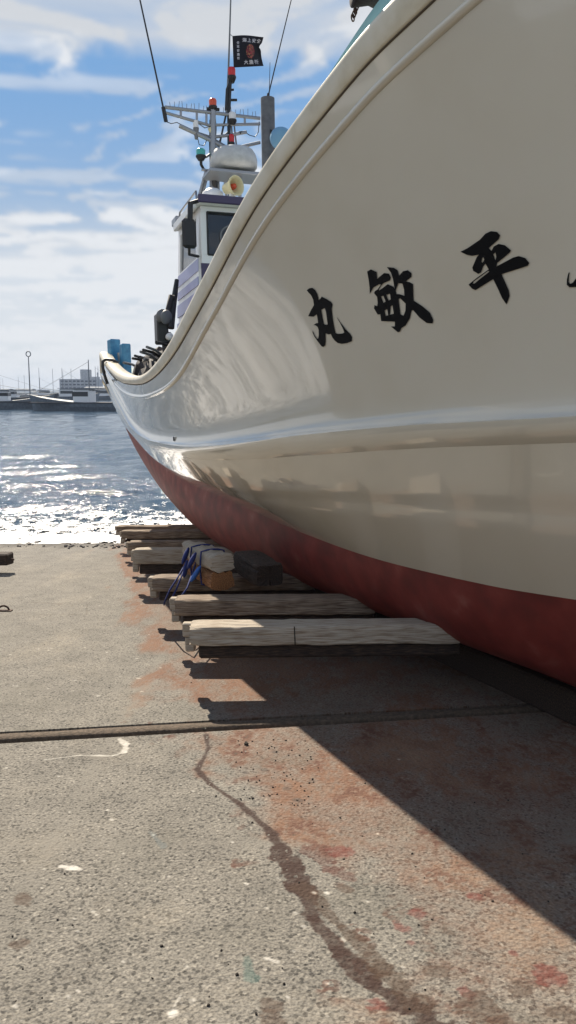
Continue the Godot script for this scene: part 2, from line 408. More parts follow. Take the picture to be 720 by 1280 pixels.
func build_slipway():
	var m := mat(Color.WHITE, 0.93)
	m.albedo_texture = concrete_tile()
	m.detail_enabled = true; m.detail_albedo = stain_map(); m.detail_blend_mode = BaseMaterial3D.BLEND_MODE_MIX; m.detail_uv_layer = BaseMaterial3D.DETAIL_UV_2
	m.heightmap_enabled = true; m.heightmap_texture = grey_tex(noise(6, 0.09, 3), 1024); m.heightmap_scale = 0.5
	M.concrete = m
	var root := Node3D.new(); root.name = "slipway"; add_child(root); meta(root, "stained concrete slipway sloping down to the sea", "slipway", "", "structure")
	var joint := func(x: float): return -4.01 - 0.171 * (x + 1.49)
	var xs := [-70.0, -26.0, -12.0, -7.0, SX0, -3.0, -1.6, -0.8, 0.0, 0.8, 1.6, SX1, 6.0, 14.0, 60.0]
	put(slab_sheet(func(x): return joint.call(x) + 0.06, func(_x): return -0.9, xs, 40, false, true), "concrete_slab", m, root)
	put(slab_sheet(func(_x): return -0.9, func(_x): return 46.0, xs, 6, false, false), "concrete_slab", m, root)
	put(slab_sheet(func(_x): return -24.0, func(x): return joint.call(x) - 0.125, xs, 60, true, false), "concrete_slab", m, root)
	var st := stool()
	quad(st, slip(-70, joint.call(-70.0) - 0.5, -0.075), slip(60, joint.call(60.0) - 0.5, -0.075), slip(60, joint.call(60.0) + 0.5, -0.075), slip(-70, joint.call(-70.0) + 0.5, -0.075))
	put(st, "joint_bed", M.crack, root)
	st = stool()
	var rows := []
	var bump := noise(17, 1.2, 3)
	for i in 121:
		var x := lerpf(-70.0, 60.0, i / 120.0) if (i < 10 or i > 110) else lerpf(-3.6, 3.6, (i - 10) / 100.0)
		var j: float = joint.call(x); var e := bump.get_noise_1d(x * 3.0) * 0.012; var g := bump.get_noise_1d(x * 3.0 + 90.0) * 0.008
		rows.append([slip(x, j + e, -0.07), slip(x, j - 0.004 + e, -0.008), slip(x, j - 0.015 + e, 0.001 + g * 0.3), slip(x, j - 0.085 + g, 0.002), slip(x, j - 0.1 + g, -0.010), slip(x, j - 0.106 + g, -0.07)])
	grid(st, rows)
	put(st, "joint_strip", M.joint, root)

func build_added_wall():                                        # added unseen to port, to darken the ground under the hull
	var t := thing("added_quay_wall", "added unseen grey concrete wall beyond the boat, darkening the ground under its hull", "wall", Transform3D(Basis(), Vector3(5.6, 0, -4)))
	var st := stool(); box(st, Vector3(0.4, 0.7, 0), Vector3(0.8, 4.2, 34), Basis(), 0.02); put(st, "wall_body", M.joint, t)
	st = stool(); box(st, Vector3(0.4, 2.86, 0), Vector3(1.0, 0.12, 34), Basis(), 0.02); put(st, "coping", M.joint, t)

# ------------------------------------------------------------------ sea
var waves := []
func wave_h(x: float, z: float, gap: float) -> float:
	var h := 0.0
	for w in waves:
		var k: float = clampf((w[0] / gap - 1.6) / 1.2, 0.0, 1.0)
		if k > 0.0:
			var s := sin(w[3] + (x * w[1] + z * w[2]) * TAU / w[0])
			h += k * w[4] * (1.0 - 2.0 * sqrt(absf(s * 0.5 + 0.5)) + 0.3)
	return h
func shore_damp(z: float) -> float: return sm(-12.6, -14.5, z) * 0.8 + 0.2
func build_sea():
	var r := RandomNumberGenerator.new(); r.seed = 5
	for k in 40:
		var l := 0.28 * pow(13.0, r.randf()); var a := deg_to_rad(90.0 + r.randf_range(-60.0, 60.0))
		waves.append([l, cos(a), sin(a), r.randf() * TAU, 0.0068 * pow(l, 0.75)])
	var zs := [-12.4]; var step := 0.09
	while zs[-1] > -850.0:
		step = clampf(absf(zs[-1]) * 0.0125 - 0.05, 0.09, 14.0); zs.append(zs[-1] - step)
	var rows := []; var rows_f := []
	var st := stool(); var n := 220
	for z in zs:
		var row := []; var half := 10.0 + absf(z) * 0.9; var gap := maxf(2.0 * half / n * 0.55, absf(z) * 0.0125 - 0.05)
		for i in n + 1:
			var x := lerpf(-half, half, float(i) / n)
			row.append(Vector3(x, WATER + wave_h(x, z, gap) * shore_damp(z), z))
		rows.append(row)
	grid(st, rows)
	var m := mat(srgb(44, 66, 84), 0.08); m.metallic_specular = 0.25
	m.uv1_triplanar = true; m.uv1_world_triplanar = true; m.uv1_scale = Vector3(0.4, 0.4, 0.7)
	m.heightmap_enabled = true; m.heightmap_texture = grey_tex(noise(77, 0.012, 5), 1024); m.heightmap_scale = 1.3
	var o := put(st, "sea", m); meta(o, "choppy grey-blue sea glittering in the sun", "sea", "", "structure")
	# foam: ragged froth lying on the surf and on the nearest waves
	var fs := 1024
	var fa := bytes(noise(91, 0.014, 5), fs, fs); var rid := noise(92, 0.02, 4); rid.fractal_type = FastNoiseLite.FRACTAL_RIDGED
	var fb := bytes(rid, fs, fs); var fc := bytes(noise(93, 0.12, 2), fs, fs)
	var out := PackedByteArray(); out.resize(fs * fs * 4)
	for y in fs:
		var v := float(y) / fs                                    # 0 at the shore, 1 out at sea; 9 m
		var cover := 0.66 * (1.0 - sm(0.04, 0.52, v)) * sm(-0.03, 0.03, v) + 0.22 * (1.0 - sm(0.03, 0.09, v)) * sm(0.0, 0.03, v) + 0.26 * (1.0 - sm(0.25, 0.95, v)) + 0.10
		for x in fs:
			var i := y * fs + x
			var lace: float = fb[i] / 255.0 * 0.5 + fa[i] / 255.0 * 0.55 + (fc[i] / 255.0 - 0.5) * 0.42
			var a := sm(0.0, 0.10, lace - (0.86 - 0.46 * cover))
			var g := 232 - int(fc[i] * 0.12)
			out[i * 4] = g; out[i * 4 + 1] = g; out[i * 4 + 2] = g; out[i * 4 + 3] = int(255 * a)
	var fm := mat(Color.WHITE, 0.7); fm.albedo_texture = ImageTexture.create_from_image(Image.create_from_data(fs, fs, false, Image.FORMAT_RGBA8, out))
	fm.transparency = BaseMaterial3D.TRANSPARENCY_ALPHA_SCISSOR; fm.alpha_scissor_threshold = 0.45
	st = stool()
	var froth := noise(95, 1.5, 3); var fz := []
	for k in 100: fz.append(-12.75 - 9.0 * k / 99.0)
	var prev := []
	for z in fz:
		var row := []
		for i in 241:
			var x := lerpf(-18.0, 12.0, i / 240.0)
			row.append([Vector3(x, WATER + wave_h(x, z, 0.2) * shore_damp(z) + 0.014 + 0.02 * (froth.get_noise_2d(x * 2.0, z * 3.0) + 0.6), z), Vector2(x / 7.0, (-12.75 - z) / 9.0)])
		if prev:
			for i in 240:
				for v in [prev[i], row[i], row[i + 1], prev[i], row[i + 1], prev[i + 1]]:
					st.set_uv(v[1]); st.add_vertex(v[0])
		prev = row
	o = put(st, "sea_foam", fm); meta(o, "white foam of the surf along the foot of the slipway", "foam", "", "stuff")

# ------------------------------------------------------------------ far shore
func hull_mesh(st: SurfaceTool, L: float, B: float, H: float, bow: float):   # a small moored hull along x, waterline at y = 0, bow to +x
	var rows := []
	for i in 13:
		var t := i / 12.0; var x := (t - 0.5) * L
		var b := B * 0.5 * (1.0 - pow(maxf(0.0, t - 0.45) / 0.55, 2.2)); var top := H * (0.75 + 0.1 * absf(t - 0.4)) + bow * pow(maxf(0, t - 0.4) / 0.6, 2.0)
		var rx := maxf(0.0, t - 0.7) * top * 0.9
		rows.append([Vector3(x - rx * 0.2, -0.3, -b * 0.7), Vector3(x + rx * 0.4, top * 0.5, -b * 0.93), Vector3(x + rx, top, -b), Vector3(x + rx, top + 0.05, 0), Vector3(x + rx, top, b), Vector3(x + rx * 0.4, top * 0.5, b * 0.93), Vector3(x - rx * 0.2, -0.3, b * 0.7)])
	grid(st, rows, false, -1)
	for j in 5: tri(st, rows[0][0], rows[0][j + 1], rows[0][j + 2])
func moored(px: float, py: float, L: float, turn: float, label: String, cab: Array, mast_h: float, flip := 1.0, m_hull: Material = null) -> Node3D:
	var r := ray(px, py); var p := EYE + r * ((WATER - EYE.y) / r.y)
	var t := thing("moored_boat", label, "boat", Transform3D(Basis(Vector3.UP, turn), p), "boats moored across the water")
	var st := stool(); hull_mesh(st, L, L * 0.26, 1.3, 0.9); put(st, "hull", m_hull if m_hull else M.white, t)
	st = stool(); box(st, Vector3(cab[0], 1.7 + 0.0, 0), Vector3(cab[1], cab[2], L * 0.15)); var c := put(st, "cabin", M.white, t)
	st = stool(); box(st, Vector3(cab[0] + cab[1] * 0.04, 1.7 + cab[2] * 0.18, 0), Vector3(cab[1] * 0.93, cab[2] * 0.3, L * 0.152), Basis(), 0.0); put(st, "window_band", M.black, c)
	st = stool(); box(st, Vector3(cab[0] - 0.1, 1.7 + cab[2] * 0.53, 0), Vector3(cab[1] * 1.15, 0.12, L * 0.17)); put(st, "roof", M.grey, c)
	st = stool(); box(st, Vector3(0, 0.98, 0), Vector3(L * 0.94, 0.14, L * 0.262)); put(st, "rubbing_strake", M.dark, t)
	st = stool(); tube(st, [Vector3(cab[0] - cab[1] * 0.3, 1.2, 0), Vector3(cab[0] - cab[1] * 0.3, mast_h, 0)], 0.09, 0.05, 6); put(st, "mast", M.grey, t)
	st = stool(); tube(st, [Vector3(cab[0] - cab[1] * 0.3, 2.4, 0), Vector3(-L * 0.42, 3.2, 0)], 0.05, 0.04, 5); tube(st, [Vector3(cab[0] - cab[1] * 0.3, mast_h * 0.96, 0), Vector3(L * 0.5, 2.0, 0)], 0.02, 0.02, 4); put(st, "rigging", M.grey, t)
	return t
func build_far_shore():
	var hz := mat(srgb(96, 104, 112), 0.8); var wall := mottled([srgb(150, 150, 152), srgb(176, 176, 176)], [0.2, 0.8], 0.02, Vector3.ONE * 0.05, 0.85, 0.0, 41)
	M.hull_grey = mottled([srgb(78, 88, 98), srgb(110, 118, 126)], [0.2, 0.8], 0.02, Vector3.ONE * 0.2, 0.5, 0.0, 43)
	# quay wall across the harbour
	var st := stool(); box(st, Vector3(-40, WATER + 0.1, -420), Vector3(700, 2.4, 40), Basis(), 0.2)
	var q := put(st, "breakwater", mottled([srgb(78, 82, 84), srgb(118, 120, 118)], [0.25, 0.75], 0.03, Vector3.ONE * 0.1, 0.9, 4.0, 47))
	meta(q, "low grey breakwater across the far side of the harbour", "breakwater", "", "structure")
	# boats
	var b := moored(2, 511.5, 13.0, 0.12, "grey-white moored boat with a tall mast topped by a ring", [-0.6, 3.4, 1.5], 3.6, 1.0, M.hull_grey)
	st = stool(); tube(st, [Vector3(3.8, 1.3, 0), Vector3(3.8, 7.0, 0)], 0.10, 0.06, 6); put(st, "tall_mast", M.grey, b)
	st = stool(); var ring := []
	for k in 17: ring.append(Vector3(3.8 + cos(TAU * k / 16.0) * 0.30, 7.3 + sin(TAU * k / 16.0) * 0.34, 0))
	tube(st, ring, 0.07, 0.07, 5); put(st, "ring_antenna", M.grey, b)
	moored(20, 503, 17.0, 0.1, "dark moored boat lying behind the boat with the tall mast", [-2, 4.0, 1.8], 6.0, 1.0, M.dark)
	moored(112, 513.5, 15.0, 2.95, "long pale moored fishing boat with a cabin amidships and two portholes", [0.6, 2.2, 1.9], 6.2, 1.0, M.hull_grey)
	moored(84, 501, 15.0, 0.2, "pale moored boat behind the long fishing boat", [0.2, 4.0, 2.4], 8.0, 1.0, M.hull_grey)
	moored(125, 500, 18.0, 0.1, "moored boat with a dark cabin before the white building", [0.5, 5.0, 2.6], 9.0, 1.0, M.hull_grey)
	moored(55, 497.5, 16.0, 0.3, "small far moored boat with low cabin near the breakwater", [0.0, 4.0, 2.0], 7.0, 1.0, M.hull_grey)
	# sailing yachts along the breakwater
	var y0 := thing("sailing_yacht", "bare-masted white sailing yacht in the marina by the breakwater", "yacht", Transform3D(), "sailing yachts along the breakwater")
	st = stool(); hull_mesh(st, 10.0, 3.0, 1.0, 0.3); put(st, "hull", M.white, y0)
	st = stool(); tube(st, [Vector3(0.5, 0.8, 0), Vector3(0.5, 13.0, 0)], 0.13, 0.09, 5); put(st, "mast", M.grey, y0)
	st = stool(); tube(st, [Vector3(0.5, 2.0, 0), Vector3(-3.8, 1.9, 0)], 0.14, 0.14, 5); put(st, "boom", M.grey, y0)
	var spots := []
	for k in 22: spots.append(Vector3(-156.0 + k * 5.4 + rng.randf_range(-1.6, 1.6), WATER, -392.0 + rng.randf_range(-6, 6)))
	for k in spots.size():
		var y: Node3D = y0
		if k > 0:
			y = y0.duplicate(); y.name = numbered("sailing_yacht"); add_child(y)
		y.position = spots[k]; y.rotation.y = rng.randf_range(-0.5, 0.5); y.scale = Vector3.ONE * rng.randf_range(0.62, 1.15)
	# the building
	var z := -470.0
	var X := func(px: float): var r := ray(px, 490.0); return (EYE + r * (z / r.z)).x
	var Y := func(py: float): var r := ray(100.0, py); return (EYE + r * (z / r.z)).y
	var bt := thing("harbour_building", "pale concrete harbour building with a square tower on its roof", "building", Transform3D(Basis(), Vector3((X.call(79.0) + X.call(125.0)) * 0.5, WATER, z)))
	var cx: float = bt.position.x
	var part := func(n: String, a: float, b2: float, top: float, bot: float, d: float, mm: Material, par: Node, dz := 0.0):
		var s := stool(); var y1: float = Y.call(top) - WATER; var y2: float = Y.call(bot) - WATER
		box(s, Vector3((X.call(a) + X.call(b2)) * 0.5 - cx, (y1 + y2) * 0.5, dz), Vector3(X.call(b2) - X.call(a), y1 - y2, d), Basis(), 0.05); return put(s, n, mm, par)
	part.call("main_block", 79.0, 125.5, 474.0, 496.0, 14.0, wall, bt)
	part.call("tower", 103.0, 113.5, 462.0, 474.2, 7.0, wall, bt)
	part.call("roof_house", 116.0, 124.0, 471.0, 474.2, 6.0, wall, bt)
	part.call("chimney", 122.0, 123.6, 465.5, 471.0, 1.0, wall, bt)
	for row in 4:
		for col in 9:
			var a := 81.0 + col * 4.9; var top := 475.8 + row * 4.2
			part.call("window", a, a + 3.4, top, top + 1.7, 0.3, M.dark, bt, 7.05)
	# sheds on the quay
	for s in [[0.0, 22.0, 489.0], [26.0, 44.0, 487.5], [50.0, 70.0, 488.0], [128.0, 170.0, 484.0], [175.0, 240.0, 486.0]]:
		var sd_ := thing("quay_shed", "low grey shed on the far quay", "shed", Transform3D(Basis(), Vector3((X.call(s[0]) + X.call(s[1])) * 0.5, WATER + 2.3, z + 40)), "sheds on the far quay")
		var w: float = (X.call(s[1]) - X.call(s[0])) * 0.9; var hh: float = maxf(Y.call(s[2]) - WATER - 2.3, 1.2)
		st = stool(); box(st, Vector3(0, hh * 0.4, 0), Vector3(w, hh * 0.8, 9), Basis(), 0.05); put(st, "wall", wall, sd_)
		st = stool(); grid(st, [[Vector3(-w * 0.52, hh * 0.78, 5), Vector3(-w * 0.52, hh * 1.05, 0), Vector3(-w * 0.52, hh * 0.78, -5)], [Vector3(w * 0.52, hh * 0.78, 5), Vector3(w * 0.52, hh * 1.05, 0), Vector3(w * 0.52, hh * 0.78, -5)]], false, -1); put(st, "roof", hz, sd_)

# ------------------------------------------------------------------ the fishing boat
const Z := [5.5, 5.0, 4.5, 4.0, 3.0, 2.0, 1.0, 0.0, -1.0, -2.0, -3.0, -3.5, -4.2, -5.0, -6.0, -7.0]
const RB := [1.44, 1.495, 1.53, 1.55, 1.585, 1.605, 1.61, 1.60, 1.56, 1.48, 1.335, 1.24, 1.06, 0.80, 0.40, 0.02]
const RH := [2.91, 2.832, 2.71, 2.595, 2.401, 2.269, 2.229, 2.372, 2.70, 3.085, 3.38, 3.48, 3.62, 3.78, 3.97, 4.15]
const EH := [2.83, 2.755, 2.645, 2.535, 2.327, 2.205, 2.157, 2.266, 2.565, 2.96, 3.25, 3.34, 3.47, 3.62, 3.80, 3.98]
const TH := [2.74, 2.64, 2.53, 2.42, 2.214, 2.083, 2.04, 2.12, 2.445, 2.85, 3.14, 3.235, 3.36, 3.5, 3.68, 3.85]
const KB := [1.44, 1.44, 1.445, 1.45, 1.465, 1.475, 1.475, 1.45, 1.36, 1.21, 1.01, 0.89, 0.71, 0.50, 0.25, 0.02]
const KH := [2.62, 2.48, 2.29, 2.118, 1.825, 1.653, 1.586, 1.55, 1.566, 1.61, 1.64, 1.642, 1.65, 1.67, 1.72, 1.78]
const LH := [2.46, 2.31, 2.09, 1.89, 1.675, 1.544, 1.474, 1.445, 1.45, 1.487, 1.523, 1.533, 1.545, 1.56, 1.6, 1.65]
const WB := [1.14, 1.11, 1.08, 1.05, 1.0, 0.955, 0.93, 0.90, 0.835, 0.735, 0.58, 0.49, 0.36, 0.22, 0.09, 0.02]
const WH := [1.93, 1.80, 1.644, 1.491, 1.263, 1.129, 1.065, 0.985, 0.893, 0.823, 0.80, 0.81, 0.835, 0.87, 0.92, 0.98]
const QB := [0.72, 0.74, 0.75, 0.76, 0.78, 0.78, 0.77, 0.70, 0.63, 0.54, 0.40, 0.29, 0.2, 0.12, 0.05, 0.02]
const QH := [1.08, 0.98, 0.89, 0.80, 0.66, 0.55, 0.50, 0.47, 0.44, 0.42, 0.40, 0.38, 0.38, 0.42, 0.5, 0.7]
func raked(z: float, k: float) -> float: return z if z > -4.5 else -4.5 + (z + 4.5) * k
func topside(z: float, v: float) -> Vector3:                     # v = 0 at the knuckle's ledge, 1 at the seam under the rail
	var kb := spline(Z, KB, z); var kh := spline(Z, KH, z); var rb := spline(Z, RB, z) - 0.032; var eh := spline(Z, EH, z) - 0.004
	var ledge := lerpf(0.045, 0.075, sm(-3.5, 0.0, z)) * sm(-6.5, -5.0, z)      # the plating sweeps out in a cove to the knuckle
	var p := lerpf(1.0, 1.55, sm(1.5, -2.0, z))
	var up := v * (eh - kh)
	return Vector3(kb - ledge + (rb - kb + ledge) * pow(v, p) + ledge * exp(-up / 0.045), lerpf(kh, eh, v), raked(z, lerpf(0.80, 1.0, v)))
func side(p: Vector3, s: float) -> Vector3: return Vector3(p.x * s, p.y, p.z)
func stations(a: float, b: float, n: int) -> Array:
	var o := []
	for i in n + 1: o.append(lerpf(a, b, float(i) / n))
	return o
func strip(st: SurfaceTool, f: Callable, n: int, zs: Array, s: float, smooth: int):
	var rows := []
	for z in zs:
		var row := []
		for k in n + 1: row.append(side(f.call(z, float(k) / n), s))
		if s < 0: row.reverse()
		rows.append(row)
	grid(st, rows, false, smooth)
func bottom(z: float, t: float) -> Vector3:                       # t = 0 at the paint line, 1 at the keel
	var a := Vector2(spline(Z, WB, z), spline(Z, WH, z)); var q := Vector2(spline(Z, QB, z), spline(Z, QH, z))
	var k := Vector2(0.05 if z > -4.0 else 0.02, lerpf(0.25, 0.5, sm(-4.2, -7.0, z)))
	var c := q * 2.0 - (a + k) * 0.5
	var p := a.lerp(c, t).lerp(c.lerp(k, t), t)
	return Vector3(maxf(p.x, 0.0), p.y, raked(z, lerpf(0.7, 0.4, t)))
func build_boat():
	var boat := thing("fishing_boat", "large white fishing boat with red bottom hauled out on timbers, black characters on its bow", "fishing boat", boat_frame)
	var zs := stations(5.5, -7.0, 150)
	# white hull
	var st := stool()
	for s in [1.0, -1.0]:
		strip(st, func(z, v): return topside(z, pow(v, 2.2)), 34, zs, s, 0)
		strip(st, func(z, v):
			return Vector3(spline(Z, KB, z) - 0.06 * pow(v, 2.0), lerpf(spline(Z, KH, z), spline(Z, LH, z), v), raked(z, 0.80)), 5, zs, -s, 2)
		strip(st, func(z, v):
			var kb: float = spline(Z, KB, z) - 0.06; var wb: float = spline(Z, WB, z)
			var mb := lerpf(0.36, 0.55, sm(-2.5, 1.0, z)); var mh := lerpf(0.42, 0.66, sm(-2.5, 1.0, z))      # where the plating bends
			var w: float = lerpf(0.0, mb, v / mh) if v < mh else lerpf(mb, 1.0, (v - mh) / (1.0 - mh))
			var soft := exp(-pow((v - mh) / 0.10, 2.0)) * 0.03
			return Vector3(lerpf(kb, wb, w + soft * 0.0) - 0.012 * exp(-pow((v - mh) / 0.06, 2.0)), lerpf(spline(Z, LH, z), spline(Z, WH, z), v), raked(z, lerpf(0.80, 0.70, v))), 22, zs, -s, 3)
	# transom
	var half := [Vector3(1.425, 2.62, 5.5), Vector3(1.38, 2.42, 5.5), Vector3(1.14, 1.93, 5.5)]
	st.set_smooth_group(-1)
	quad(st, Vector3(-1.42, 2.5, 5.5), Vector3(1.42, 2.5, 5.5), Vector3(1.14, 1.93, 5.5), Vector3(-1.14, 1.93, 5.5))
	for s in [1.0, -1.0]: quad(st, side(Vector3(1.44, 2.9, 5.5), s), side(Vector3(1.2, 2.5, 5.5), s), side(Vector3(1.40, 2.45, 5.5), s), side(Vector3(1.44, 2.6, 5.5), s))
	var hull := put(st, "hull", M.gel, boat)
	# inner bulwark and decks
	st = stool()
	for s in [1.0, -1.0]:
		strip(st, func(z, v):
			var p := topside(z, lerpf(0.985, 0.30, v))
			return Vector3(maxf(p.x - 0.11 - 0.04 * v, 0.0), p.y, p.z), 6, stations(5.45, -6.5, 60), -s, 0)
	put(st, "inner_bulwark", M.teal, boat)
	st = stool()
	var rows := []
	for z in stations(5.45, -6.7, 40):
		var h := maxf(1.66, spline(Z, KH, z) + 0.08) if z > -0.9 else spline(Z, RH, z) - 0.38
		var kk := spline(Z, KH, z); var b := maxf(topside(z, clampf((h - kk) / (spline(Z, EH, z) - kk), 0.0, 1.0)).x - 0.05, 0.01)
		rows.append([Vector3(-b, h, z), Vector3(0, h + 0.04, z), Vector3(b, h, z)])
	grid(st, rows, false, -1); put(st, "deck", M.deck, boat)
	for e in [[0.62, 0.06]]:                       # scuppers: small dark outlets just above the knuckle
		var c := topside(e[0], e[1])
		bar("scupper", M.black, boat, [c + Vector3(0.002, 0.035, 0), c + Vector3(0.002, 0.0, 0)], 0.007, 0.007, 8)
	# bottom
	st = stool()
	for s in [1.0, -1.0]: strip(st, bottom, 14, zs, -s, 0)
	var fan := []
	for s in [1.0, -1.0]:
		for k in 15: fan.append(side(bottom(5.5, (k / 14.0) if s > 0 else 1.0 - k / 14.0), s))
	for k in range(1, fan.size() - 1): tri(st, fan[0], fan[k], fan[k + 1])
	var bot := put(st, "red_bottom", M.red, boat); meta(bot, "dull red painted bottom of the hull")
	st = stool(); box(st, Vector3(0, 0.225, 0.4), Vector3(0.09, 0.06, 9.4)); put(st, "keel", M.red, boat)
	# rail cap: its underside overhangs the hull and leaves the dark seam
	st = stool()
	for s in [1.0, -1.0]:
		var rr := []
		for z in stations(5.53, -7.02, 170):
			var b := spline(Z, RB, z); var h := spline(Z, RH, z); var e := spline(Z, EH, z); var d := h - e
			var row := [Vector3(b - 0.17, e + 0.02, z), Vector3(b - 0.17, h + 0.0, z), Vector3(b - 0.155, h + 0.016, z), Vector3(b - 0.05, h + 0.022, z), Vector3(b - 0.018, h + 0.014, z), Vector3(b - 0.003, h - 0.006, z), Vector3(b, h - 0.03, z), Vector3(b - 0.012, e + d * 0.35, z), Vector3(b - 0.018, e + 0.012, z), Vector3(b - 0.024, e + 0.003, z), Vector3(b - 0.055, e + 0.006, z)]
			for k in row.size(): row[k] = side(Vector3(maxf(row[k].x, 0.005), row[k].y, row[k].z), s)
			if s > 0: row.reverse()
			rr.append(row)
		grid(st, rr)
		st.set_smooth_group(-1)
		for k in range(1, rr[0].size() - 1): tri(st, rr[0][0], rr[0][k], rr[0][k + 1])
	put(st, "rail_cap", M.rail, boat)
	for s in [1.0, -1.0]:
		var bead := []
		for z in stations(5.4, -6.8, 140): bead.append(side(Vector3(maxf(spline(Z, RB, z) - 0.03, 0.004), spline(Z, EH, z) - 0.002, z), s))
		bar("seam_sealant", M.sealant, boat, bead, 0.005, 0.005, 6)
	# rubbing strake under the rail
	for s in [1.0, -1.0]:
		st = stool()
		var rr := []
		for z in stations(5.48, -6.9, 150):
			var h := spline(Z, TH, z); var kh := spline(Z, KH, z); var eh := spline(Z, EH, z)
			var v := clampf((h - kh) / maxf(eh - kh - 0.004, 0.02), 0.0, 1.0)
			var p := topside(z, v); var row := []
			for k in 7:
				var a := PI * (k / 6.0) - PI * 0.5
				row.append(side(Vector3(p.x - 0.006 + 0.024 * cos(a), p.y + 0.024 * sin(a), p.z), s))
			if s < 0: row.reverse()
			rr.append(row)
		grid(st, rr); put(st, "rubbing_strake", M.gel, boat)
	# teal bulwark plank standing inside the rail at the bow
	st = stool()
	for s in [1.0, -1.0]:
		strip(st, func(z, v):
			var b := spline(Z, RB, z); var h := spline(Z, RH, z); var t := 0.14 * sm(-1.9, -3.6, z)
			var prof := [Vector2(-0.06, 0.0), Vector2(-0.06, t), Vector2(-0.09, t + 0.01), Vector2(-0.09, 0.0)]
			var q: Vector2 = prof[int(round(v * 3.0))]
			return Vector3(maxf(b + q.x, 0.01), h + q.y, raked(z, 1.0)), 3, stations(-1.8, -6.9, 60), s, -1)
	put(st, "bow_bulwark", M.teal, boat)
	build_lettering(boat)
	build_stern_gear(boat)
	build_wheelhouse(boat)
	build_mast(boat)

# Outlines of the painted characters as traced, then laid on the surface of the topside.
const GLYPHS := [
	[380, 350, 10.286, [[42,130,75,105,115,98,150,130,180,180,195,260,212,245,235,212,300,245,355,280,375,315,362,370,370,450,385,560,405,650,412,680,445,692,500,688,525,675,510,630,475,560,435,490,428,470,470,535,540,630,600,690,625,735,622,785,560,810,495,820,440,808,400,775,370,735,352,692,318,697,290,685,282,690,285,790,278,840,255,860,230,848,185,790,140,725,118,675,118,645,145,710,175,752,190,750,197,700,195,640,180,600,150,580,125,580,160,555,188,550,180,490,170,440,130,470,60,465,95,390,135,320,125,250,95,190,65,160], [228,380,275,358,290,410,312,570,295,575,262,565,245,480]]],
	[455, 330, 7.579, [[35,70,70,50,125,75,130,140,195,85,240,90,260,125,250,155,190,180,175,195,145,240,150,250,185,225,230,190,285,215,297,235,290,200,280,140,260,80,222,28,290,35,325,60,338,110,375,68,420,58,455,85,455,120,400,165,440,172,470,190,472,290,475,345,560,400,630,460,662,530,655,562,600,558,530,505,470,435,455,440,440,510,400,580,360,605,345,640,325,645,290,615,262,592,298,590,298,545,168,540,160,475,135,478,100,420,105,388,130,400,135,370,130,310,100,275,110,255,135,240,165,195,150,190,95,220,60,282,58,220,50,150], [165,305,190,300,210,355,190,368], [215,290,252,280,258,335,238,345], [200,440,225,425,235,485,210,490], [258,400,275,390,288,470,250,480], [305,250,330,180,370,185,385,240,388,300,340,285,312,285], [332,330,350,325,400,375,398,440,380,490,350,475]]],
	[570, 285, 7.2, [[45,213,110,180,220,105,270,50,320,28,375,35,402,65,390,100,300,180,325,205,345,165,390,142,445,155,500,200,490,220,375,315,370,345,520,265,570,252,630,270,665,315,650,340,540,375,415,415,440,470,480,560,488,610,460,688,420,630,380,540,340,460,290,490,180,558,150,545,118,508,190,450,300,372,270,320,250,345,230,400,205,412,160,385,152,355,190,265,210,240,150,250,100,240], [155,500,165,480,295,385,305,392,230,450,170,500], [235,305,240,270,252,262,260,285,245,312], [340,235,360,220,368,260,360,290]]],
	[690, 320, 24.0, [[520,490,550,500,530,600,520,780,560,835,640,800,700,720,760,640,820,620,820,930,660,930,540,935,460,860,465,700,490,580]]]]
func on_topside(px: float, py: float) -> Vector2:              # (z, v) of the topside in that direction
	var inv := boat_frame.affine_inverse(); var o := inv * EYE; var d := inv.basis * ray(px, py)
	var z := -2.5; var v := 0.5; var x := 1.2
	for it in 40:                                                # a fixed-point search along the ray
		var best := topside(z, v)
		var p := o + d * ((z - o.z) / d.z)
		var kh := spline(Z, KH, z); var eh := spline(Z, EH, z) - 0.004
		v = clampf((p.y - kh) / (eh - kh), 0.0, 1.0)
		x = topside(z, v).x
		var zz := o.z + d.z * ((x - o.x) / d.x)
		z = lerpf(z, zz, 0.5)
	return Vector2(z, v)
func build_lettering(boat: Node3D):
	for gl in GLYPHS:
		var outer := PackedVector2Array(); var holes := []
		for k in gl[3].size():
			var pts := PackedVector2Array(); var src: Array = gl[3][k]
			for i in src.size() / 2: pts.append(Vector2(gl[0] + src[2 * i] / gl[2], gl[1] + src[2 * i + 1] / gl[2]))
			if k == 0: outer = pts
			else: holes.append(pts)
		var lo := outer[0]; var hi := outer[0]
		for p in outer: lo = lo.min(p); hi = hi.max(p)
		var st := stool(); var c := 2.5; var seen := {}
		for gy in int((hi.y - lo.y) / c) + 1: for gx in int((hi.x - lo.x) / c) + 1:
			var a := lo + Vector2(gx, gy) * c
			var cell := PackedVector2Array([a, a + Vector2(c, 0), a + Vector2(c, c), a + Vector2(0, c)])
			var pieces := [] ; pieces.append_array(Geometry2D.intersect_polygons(cell, outer))
			for h in holes:
				var nx := []
				for p in pieces: nx.append_array(Geometry2D.clip_polygons(p, h))
				pieces = nx
			for p in pieces:
				var ix := Geometry2D.triangulate_polygon(p)
				for i in ix:
					var key: Vector2 = p[i].snapped(Vector2(0.01, 0.01))
					if not seen.has(key):
						var q := on_topside(key.x, key.y); var w := topside(q.x, q.y)
						var nn := (topside(q.x - 0.02, q.y) - w).cross(topside(q.x, q.y + 0.02) - w).normalized()
						if nn.x < 0: nn = -nn
						seen[key] = w + nn * 0.004
					st.add_vertex(seen[key])
		put(st, "painted_character", M.ink, boat)

